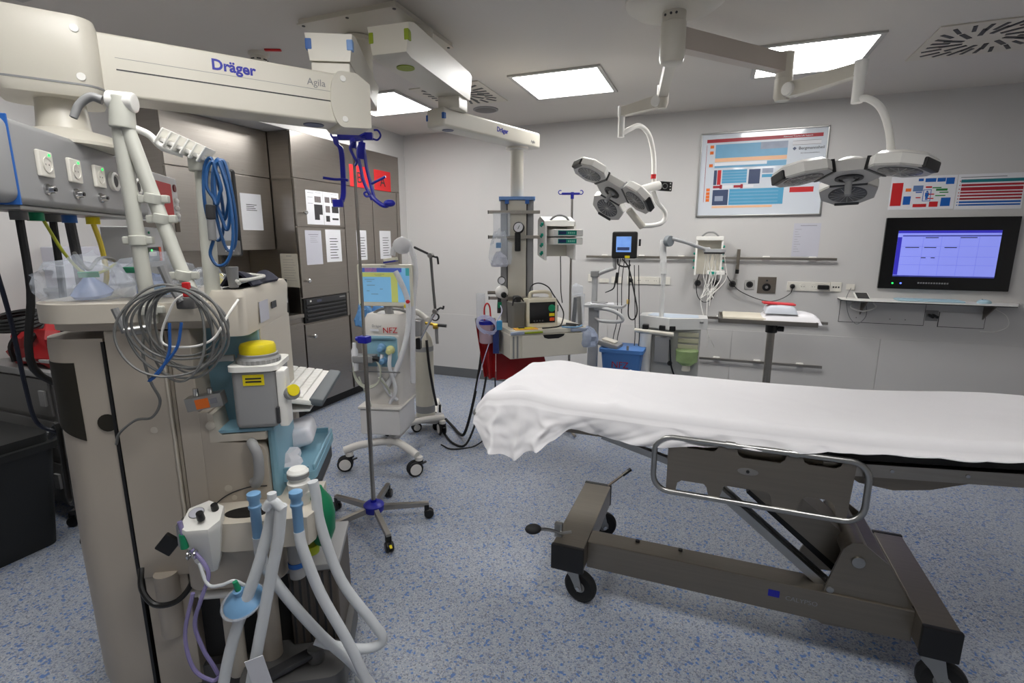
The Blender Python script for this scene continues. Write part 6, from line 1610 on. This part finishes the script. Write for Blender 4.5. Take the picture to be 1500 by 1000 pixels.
B().bb(-.56, -.07, 4.38, 4.64, .07, .30, .01).obj('lower_body', MATS['cart_body'])
B().tube([(-.385, 4.40, .86), (-.385, 4.40, 1.35)], .019, 12).obj('arm_post', GWH)
B().tube([(-.385, 4.40, 1.33), (-.405, 4.42, 1.55), (-.40, 4.42, 1.60)], .026, 12).obj('arm_post_sleeve', GWH)
B().lathe([(.042, -.02), (.045, 0), (.042, .02), (0, .022)], (-.36, 4.40, 1.595), (.8, -.6, 0), 22).obj('arm_joint', mat('joint_grey', (120, 126, 130), .4))
B().tube([(-.34, 4.40, 1.615), (-.22, 4.50, 1.58), (-.10, 4.62, 1.535), (-.05, 4.66, 1.53)], .014, 10).obj('lead_arm', LG)
ld = B().prism(rbox_plan(-.10, .08, 4.60, 4.74, .05), 1.505, 1.53, 'xy', .006).obj('lead_head', LG)
B().bb(-.09, .07, 4.61, 4.73, 1.49, 1.505).obj('lead_block', DGREY, ld)
random.seed(11)
for k in range(10):
    x = -.075 + .0155 * k
    B().tube([(x, 4.66, 1.495), (x + random.uniform(-.02, .02), 4.65, 1.40), (x + random.uniform(-.04, .03), 4.65, 1.28), (-.04 + random.uniform(-.06, .06), 4.64, 1.10 + random.uniform(-.05, .1))] + ([(-.02, 4.62, .85), (-.05 + .02 * k, 4.60, .70)] if k in (2, 5) else [(x * .6, 4.64, 1.20)]), .0032, 6).obj('lead', WHITE)

# syringe pump station on the wall rail -------------------------------------------------------
t = thing('pump_station', 'white pump station with curved handle and teal knobs clamped to the wall rail', 'infusion pump', (-.06, 5.2, 1.28), world=True)
for x in (-.175, .045): B().prism([(5.10, 1.285), (5.245, 1.285), (5.245, 1.635), (5.12, 1.635)], x, x + .016, 'yz', .004).obj('side_plate', WHITE)
B().bb(-.17, .06, 5.235, 5.25, 1.285, 1.63).obj('back_plate', CREAM)
B().bb(-.175, .061, 5.105, 5.245, 1.60, 1.637, .006).obj('top', WHITE)
B().tube([(-.13, 5.17, 1.637), (-.09, 5.17, 1.668), (-.055, 5.17, 1.674), (-.02, 5.17, 1.668), (.02, 5.17, 1.637)], .008, 8).obj('handle', GREYP)
for k in range(4):
    for s, x in ((-1, -.175), (1, .061)):
        B().lathe([(.012, 0), (.010, .016), (0, .017)], (x, 5.13, 1.35 + .065 * k), (s, 0, 0), 12).obj('clamp_knob', TEAL)
pm = B().bb(-.06, .09, 5.08, 5.22, 1.29, 1.325, .006).obj('pump', WHITE)
B().bb(-.04, .02, 5.0785, 5.081, 1.295, 1.32).obj('pump_panel', TEAL, pm)
B().bb(-.14, .04, 5.255, 5.272, 1.42, 1.46).obj('rail_clamp', ALU)
single(B().tube([(.02, YW - .045, 1.185), (.015, YW - .05, 1.10), (-.02, YW - .05, 1.035), (-.08, YW - .05, 1.02), (-.135, YW - .05, 1.08), (-.15, YW - .06, 1.20), (-.13, YW - .07, 1.285)], .004, 6), 'power_cable', BLACK, 'black cable loop from the wall socket up to the pump station', 'cable')
single(B().tube([(.10, YW - .07, 1.30), (.15, YW - .06, 1.22), (.23, YW - .05, 1.14), (.34, YW - .04, 1.085), (.44, YW - .04, 1.055), (.52, YW - .04, 1.05), (.60, YW - .04, 1.08), (.66, YW - .04, 1.13), (.672, YW - .05, 1.185)], .004, 6), 'power_cable', BLACK, 'black cable sagging from the pump station to the white socket strip', 'cable')

# ================================================================ instrument table with linen
t = thing('instrument_table', 'stainless instrument table on a single black-collared column', 'table', (.45, 4.6, 0), world=True)
tt = B().bb(.06, .765, 4.42, 4.84, .948, .962, .003).obj('tray', STEELH)
for a in ((.06, .765, 4.42, 4.43), (.06, .765, 4.83, 4.84), (.06, .07, 4.42, 4.84), (.755, .765, 4.42, 4.84)): B().bb(*a, .955, .985, .002).obj('tray_rim', STEELH, tt)
cl = B().cyl((.47, 4.63, .86), (.47, 4.63, .948), .045, n=20, bev=.004).obj('collar', BLACK)
B().cyl((.515, 4.62, .895), (.56, 4.61, .895), .022, n=14, bev=.004).obj('clamp_knob', BLACK, cl)
B().cyl((.47, 4.63, .05), (.47, 4.63, .90), .030, n=22).obj('column', STEELH)
for a in ((.20, .74, 4.60, 4.66), (.20, .26, 4.42, 4.84), (.68, .74, 4.42, 4.84)): B().bb(*a, .03, .06, .006).obj('foot', STEELH)
for x in (.23, .71):
    for y in (4.45, 4.81): B().lathe([(0, -.01), (.018, -.01), (.02, 0), (.018, .01), (0, .01)], (x, y, .02), (0, 1, 0), 14).obj('castor', RUBBER)
single(B().bb(.09, .42, 4.46, 4.80, .964, .998, .012), 'wrapped_set', mat('cream_wrap', (218, 210, 192), .6), 'flat cream wrapped instrument set on the left of the table', 'pack')
def pillow(x0, x1, y0, y1, z0, z1, seed):
    def f(u, v):
        k = (1 - abs(2 * u - 1) ** 5) * (1 - abs(2 * v - 1) ** 5)
        return (x0 + (x1 - x0) * u, y0 + (y1 - y0) * v, z0 + (z1 - z0) * k ** .5 + .004 * nz(u, v, 5, seed) * k)
    return f
b = B(); b.surf(pillow(.37, .80, 4.45, 4.78, .963, 1.038, 1.0), 24, 20, .004)
single(b, 'folded_linen', CLOTH, 'large folded white linen pack on the instrument table', 'linen', ang=60)
b = B(); b.surf(pillow(.40, .63, 4.47, 4.74, 1.035, 1.095, 2.0), 20, 18, .004)
single(b, 'folded_linen', mat('grey_blue_linen', (196, 200, 208), .8), 'small grey-white folded cloth on top of the white linen pack', 'linen', ang=60)
single(B().box((.50, 4.60, 1.103), (.235, .10, .014), .004, (0, 2, 4)), 'red_folder', mat('red_folder_plastic', (214, 60, 66), .45), 'flat red folder lying on top of the folded linen', 'folder')
# ================================================================ background left of the workstation
t = thing('equipment_trolley', 'grey steel equipment trolley behind the workstation at the left edge', 'trolley', (-3.60, 1.62, 0), world=True)
B().bb(-3.95, -3.33, 1.60, 2.0, .10, .86, .006).obj('body', MGREY)
B().bb(-3.97, -3.31, 1.58, 2.02, .86, .90, .006).obj('top', GREYP)
for z in (.15, .40, .64):
    d = B().bb(-3.93, -3.35, 1.585, 1.60, z, z + .21, .004).obj('drawer', MGREY)
    B().bb(-3.42, -3.37, 1.57, 1.586, z + .06, z + .15, .004).obj('handle', GREYP, d)
for x in (-3.9, -3.38): B().lathe([(0, -.014), (.045, -.014), (.05, 0), (.045, .014), (0, .014)], (x, 1.66, .05), (0, 1, 0), 18).obj('castor', RUBBER)
def bag(name, label, c, r, seed, m, cat='bag'):
    t = thing(name, label, cat, (c[0], c[1], c[2] - r[2] * .45), world=True)
    crumpled(c[0], c[1], c[2], r[0], r[1], r[2], seed, m, 'body', 22)
    return t
bag('emergency_bag', 'dark red emergency bag with black straps on the grey trolley', (-3.58, 1.78, .985), (.33, .17, .17), 1.7, REDF)
for dx in (-.10, .06): B().tube([(-3.55 + dx, 1.60, .93), (-3.55 + dx, 1.60, 1.03), (-3.55 + dx, 1.70, 1.13), (-3.55 + dx, 1.84, 1.16)], .014, 6).obj('strap', BLACK)
B().box((-3.47, 1.62, .945), (.22, .02, .02), .004, (0, 0, 4)).obj('reflective_strip', GREYPL)
t = thing('hose_coil', 'coil of black cable lying on the red emergency bag', 'cable', (-3.7, 1.62, 1.1), world=True)
b = B()
for k in range(4): b.tube([(-3.64 + (.15 - .008 * k) * math.cos(a), 1.64 + .09 * math.sin(a), 1.13 + .018 * k + .02 * math.sin(a)) for a in [2 * PI * i / 14 for i in range(14)]], .011, 6, 4, True, True)
b.obj('coil', RUBBER)
sheet_of_paper('white sign with black lettering standing behind the red emergency bag', (-3.80, 2.02, 1.10), (.97, .24, 0), (0, 0, 1), .34, .22, (), PAPER, name='lettered_sign', group='signs', cat='sign')
txt('Nicht für', .042, (-3.74, 2.033, 1.20), (.97, .24, 0), (0, 0, 1), INK)
txt('reanimation Extern', .030, (-3.79, 2.02, 1.155), (.97, .24, 0), (0, 0, 1), INK)
# black bin
t = thing('waste_bin', 'large black plastic bin standing at the left edge of the picture', 'bin', (-3.35, 1.3, 0), world=True)
BBK = mat('bin_black', (22, 24, 24), .5, var=.1)
b = B(); b.rings([[(x, y, .0015) for x, y in rbox_plan(-3.66, -3.20, 1.13, 1.45, .05)], [(x, y, .54) for x, y in rbox_plan(-3.70, -3.16, 1.09, 1.49, .05)]]); b.obj('body', BBK)
B().prism(rbox_plan(-3.72, -3.14, 1.07, 1.51, .05), .54, .575, 'xy', .008).obj('rim', BBK)
B().prism(rbox_plan(-3.69, -3.17, 1.10, 1.48, .05), .575, .62, 'xy', .02).obj('lid', BBK)
# swivel chair base
t = thing('stool_base', 'black five-star castor base of a stool behind the workstation', 'stool', (-3.10, 1.72, 0))
for a in range(5):
    f = Matrix.Rotation(a * 1.2566 - 1.25, 4, 'Z')
    lg = B(f).prism([(.02, .10), (.02, .135), (.25, .10), (.25, .075)], -.02, .02, 'xz', .004).obj('leg', DGREY)
    B(f).lathe([(0, -.018), (.028, -.018), (.032, 0), (.028, .018), (0, .018)], (.25, 0, .032), (0, 1, 0), 16).obj('castor', BLACK, lg)
    B(f).bb(.235, .265, -.012, .012, .05, .085).obj('castor_stem', BLACK, lg)
B().cyl((0, 0, .10), (0, 0, .42), .025, n=16).obj('gas_spring', BLACK)
B().lathe([(.0, .42), (.17, .425), (.185, .45), (.18, .475), (0, .485)], n=28).obj('seat', BLACK)
# hoses dropping from the media box behind the workstation
setting()
def mbp(x, y, z): return tuple(F3 @ Vector((x, y, z)))
def drop(name, label, pts, r, m=RUBBER, cat='hose'):
    return single(B().tube(pts, r, 8), name, m, label, cat)
drop('gas_hose', 'thick black gas hose hanging straight down from the left of the socket box', [mbp(.02, .09, 1.66), mbp(.03, .10, 1.45), mbp(.05, .14, 1.20), (-2.30, 1.20, 1.00), (-2.34, 1.22, .85), (-2.30, 1.24, .78), (-2.2, 1.26, .80), (-2.05, 1.25, .80)], .011)
drop('gas_hose', 'thick black gas hose hanging behind the shelf edge, second from the left', [mbp(.19, .09, 1.66), mbp(.20, .10, 1.45), mbp(.22, .12, 1.20), (-2.36, 1.34, .98), (-2.34, 1.32, .84), (-2.20, 1.30, .76), (-2.08, 1.27, .74)], .011)
drop('gas_hose', 'ribbed dark grey hose hanging under the middle of the socket box', [mbp(.29, .09, 1.66), mbp(.30, .09, 1.5), mbp(.31, .10, 1.25), mbp(.31, .14, 1.05), (-2.30, 1.36, .88), (-2.1, 1.32, .70)], .016, mat('ribbed_grey_hose', (62, 62, 64), .6, bump=.5, bscale=120))
drop('power_cable', 'thin dark blue cable curving down at the left picture edge', [(-2.0, .86, 1.70), (-2.02, .88, 1.55), (-2.10, .93, 1.35), (-2.20, .98, 1.10), (-2.26, 1.02, .95), (-2.22, 1.06, .90)], .007, mat('dark_navy_cable', (20, 28, 48), .5), 'cable')
drop('earth_cable', 'yellow-green earth cable looping from the socket box to the workstation', [mbp(.10, .07, 1.66), mbp(.14, .05, 1.56), mbp(.24, .05, 1.49), mbp(.36, .05, 1.485), mbp(.48, .05, 1.51)], .005, mat('yellow_green_cable', (164, 168, 40), .5), 'cable')
drop('gas_hose', 'yellow air hose running from the socket box behind the support pole', [mbp(.45, .09, 1.66), mbp(.46, .08, 1.58), mbp(.47, .08, 1.48), mbp(.49, .10, 1.42)], .009, mat('yellow_hose', (214, 190, 60), .5))
drop('power_cable', 'grey cable arching under the socket box toward the support pole', [mbp(.22, .06, 1.56), mbp(.27, .05, 1.50), mbp(.36, .05, 1.535), mbp(.46, .05, 1.53), mbp(.52, .06, 1.50)], .006, MATS['cable_grey'], 'cable')
drop('gas_hose', 'flat grey ribbed hose bending into the rear cover of the workstation', [(-2.20, 1.28, 1.14), (-2.26, 1.25, 1.02), (-2.24, 1.18, .98), (-2.10, 1.10, .94), (-1.99, 1.02, .91)], .020, mat('flat_grey_hose', (84, 88, 90), .6, bump=.5, bscale=120))
drop('power_cable', 'black cable loops hanging from the rear cover of the workstation', [(-1.97, .99, .93), (-2.10, 1.04, .95), (-2.25, 1.08, .90), (-2.32, 1.08, .86), (-2.22, 1.06, .93), (-2.18, 1.04, .78), (-2.14, 1.02, .66), (-2.08, 1.01, .70), (-2.08, 1.01, .84), (-1.98, .99, .91)], .009, RUBBER, 'cable')
# modules behind the poles: red sharps box, grey power module
t = thing('power_module', 'pale grey power module with green light and black plug behind the support poles', 'module', mbp(.9, .1, 1.49), world=True); FRAME[0] = F3 @ Matrix.Translation(Vector((.16, -.155, 0)))
B().bb(.60, .86, .215, .36, 1.50, 1.66, .006).obj('case', mat('pale_grey_case', (196, 196, 196), .45))
B().bb(.62, .78, .208, .216, 1.505, 1.57, .004).obj('socket_field', BLACK)
B().cyl((.69, .2075, 1.555), (.69, .204, 1.555), .005, n=10).obj('status_light', MATS['led_green'])
B().bb(.785, .81, .208, .216, 1.505, 1.57, .002).obj('orange_mark', mat('red_orange', (214, 74, 30), .5))
B().bb(.66, .70, .19, .208, 1.53, 1.548, .003).obj('plug', WHITE)
B().cyl((.70, .213, 1.635), (.70, .210, 1.635), .006, n=10).obj('green_dot', GREEN)
t = thing('red_dispenser', 'red box with white frame mounted at the right end of the socket box', 'box', mbp(.80, .1, 1.68), world=True); FRAME[0] = F3
B().bb(.76, 1.12, .0, .10, 1.69, 1.90, .008).obj('frame', mat('frame_white_grey', (205, 204, 204), .4))
B().bb(.80, 1.02, -.006, .002, 1.705, 1.865, .004).obj('red_front', RED)
B().cyl((1.07, .0, 1.85), (1.07, -.006, 1.85), .018, n=16).obj('dark_red_button', mat('dark_red', (110, 14, 20), .4))
for z in (1.79, 1.755, 1.72): B().sph((1.07, -.004, z), (.022, .012, .014), 12).obj('white_button', WHITE)
t = thing('tool_box', 'white storage box with lettered labels on a bracket behind the workstation shelf', 'box', (-3.95, 2.2, 1.2), world=True)
B().bb(-3.995, -3.80, 1.98, 2.40, 1.30, 1.56, .008).obj('box', PAPERG)
B().bb(-3.80, -3.798, 2.02, 2.36, 1.46, 1.50).obj('label', PAPER)
B().bb(-3.995, -3.78, 1.96, 2.42, 1.28, 1.30).obj('bracket', GREYP)
t = thing('wall_tablet', 'dark tablet with grey frame hanging behind the blue cable coil', 'tablet', tuple(F7 @ Vector((.2, .45, 1.42))), world=True); FRAME[0] = F7
B().bb(.05, .165, .43, .455, 1.54, 1.86, .01).obj('case', BLACK)
B().bb(.07, .155, .4285, .4305, 1.60, 1.85).obj('screen', mat('pale_screen', (150, 152, 158), .3))
B().bb(.065, .165, .40, .43, 1.545, 1.60, .004).obj('label_strip', MGREY)
B().bb(.12, .15, .3985, .4, 1.56, 1.58).obj('label', PAPER)
B().tube([(.10, .44, 1.55), (.10, .44, 1.48), (.10, .44, 1.425)], .012, 8).obj('mount', DGREY)
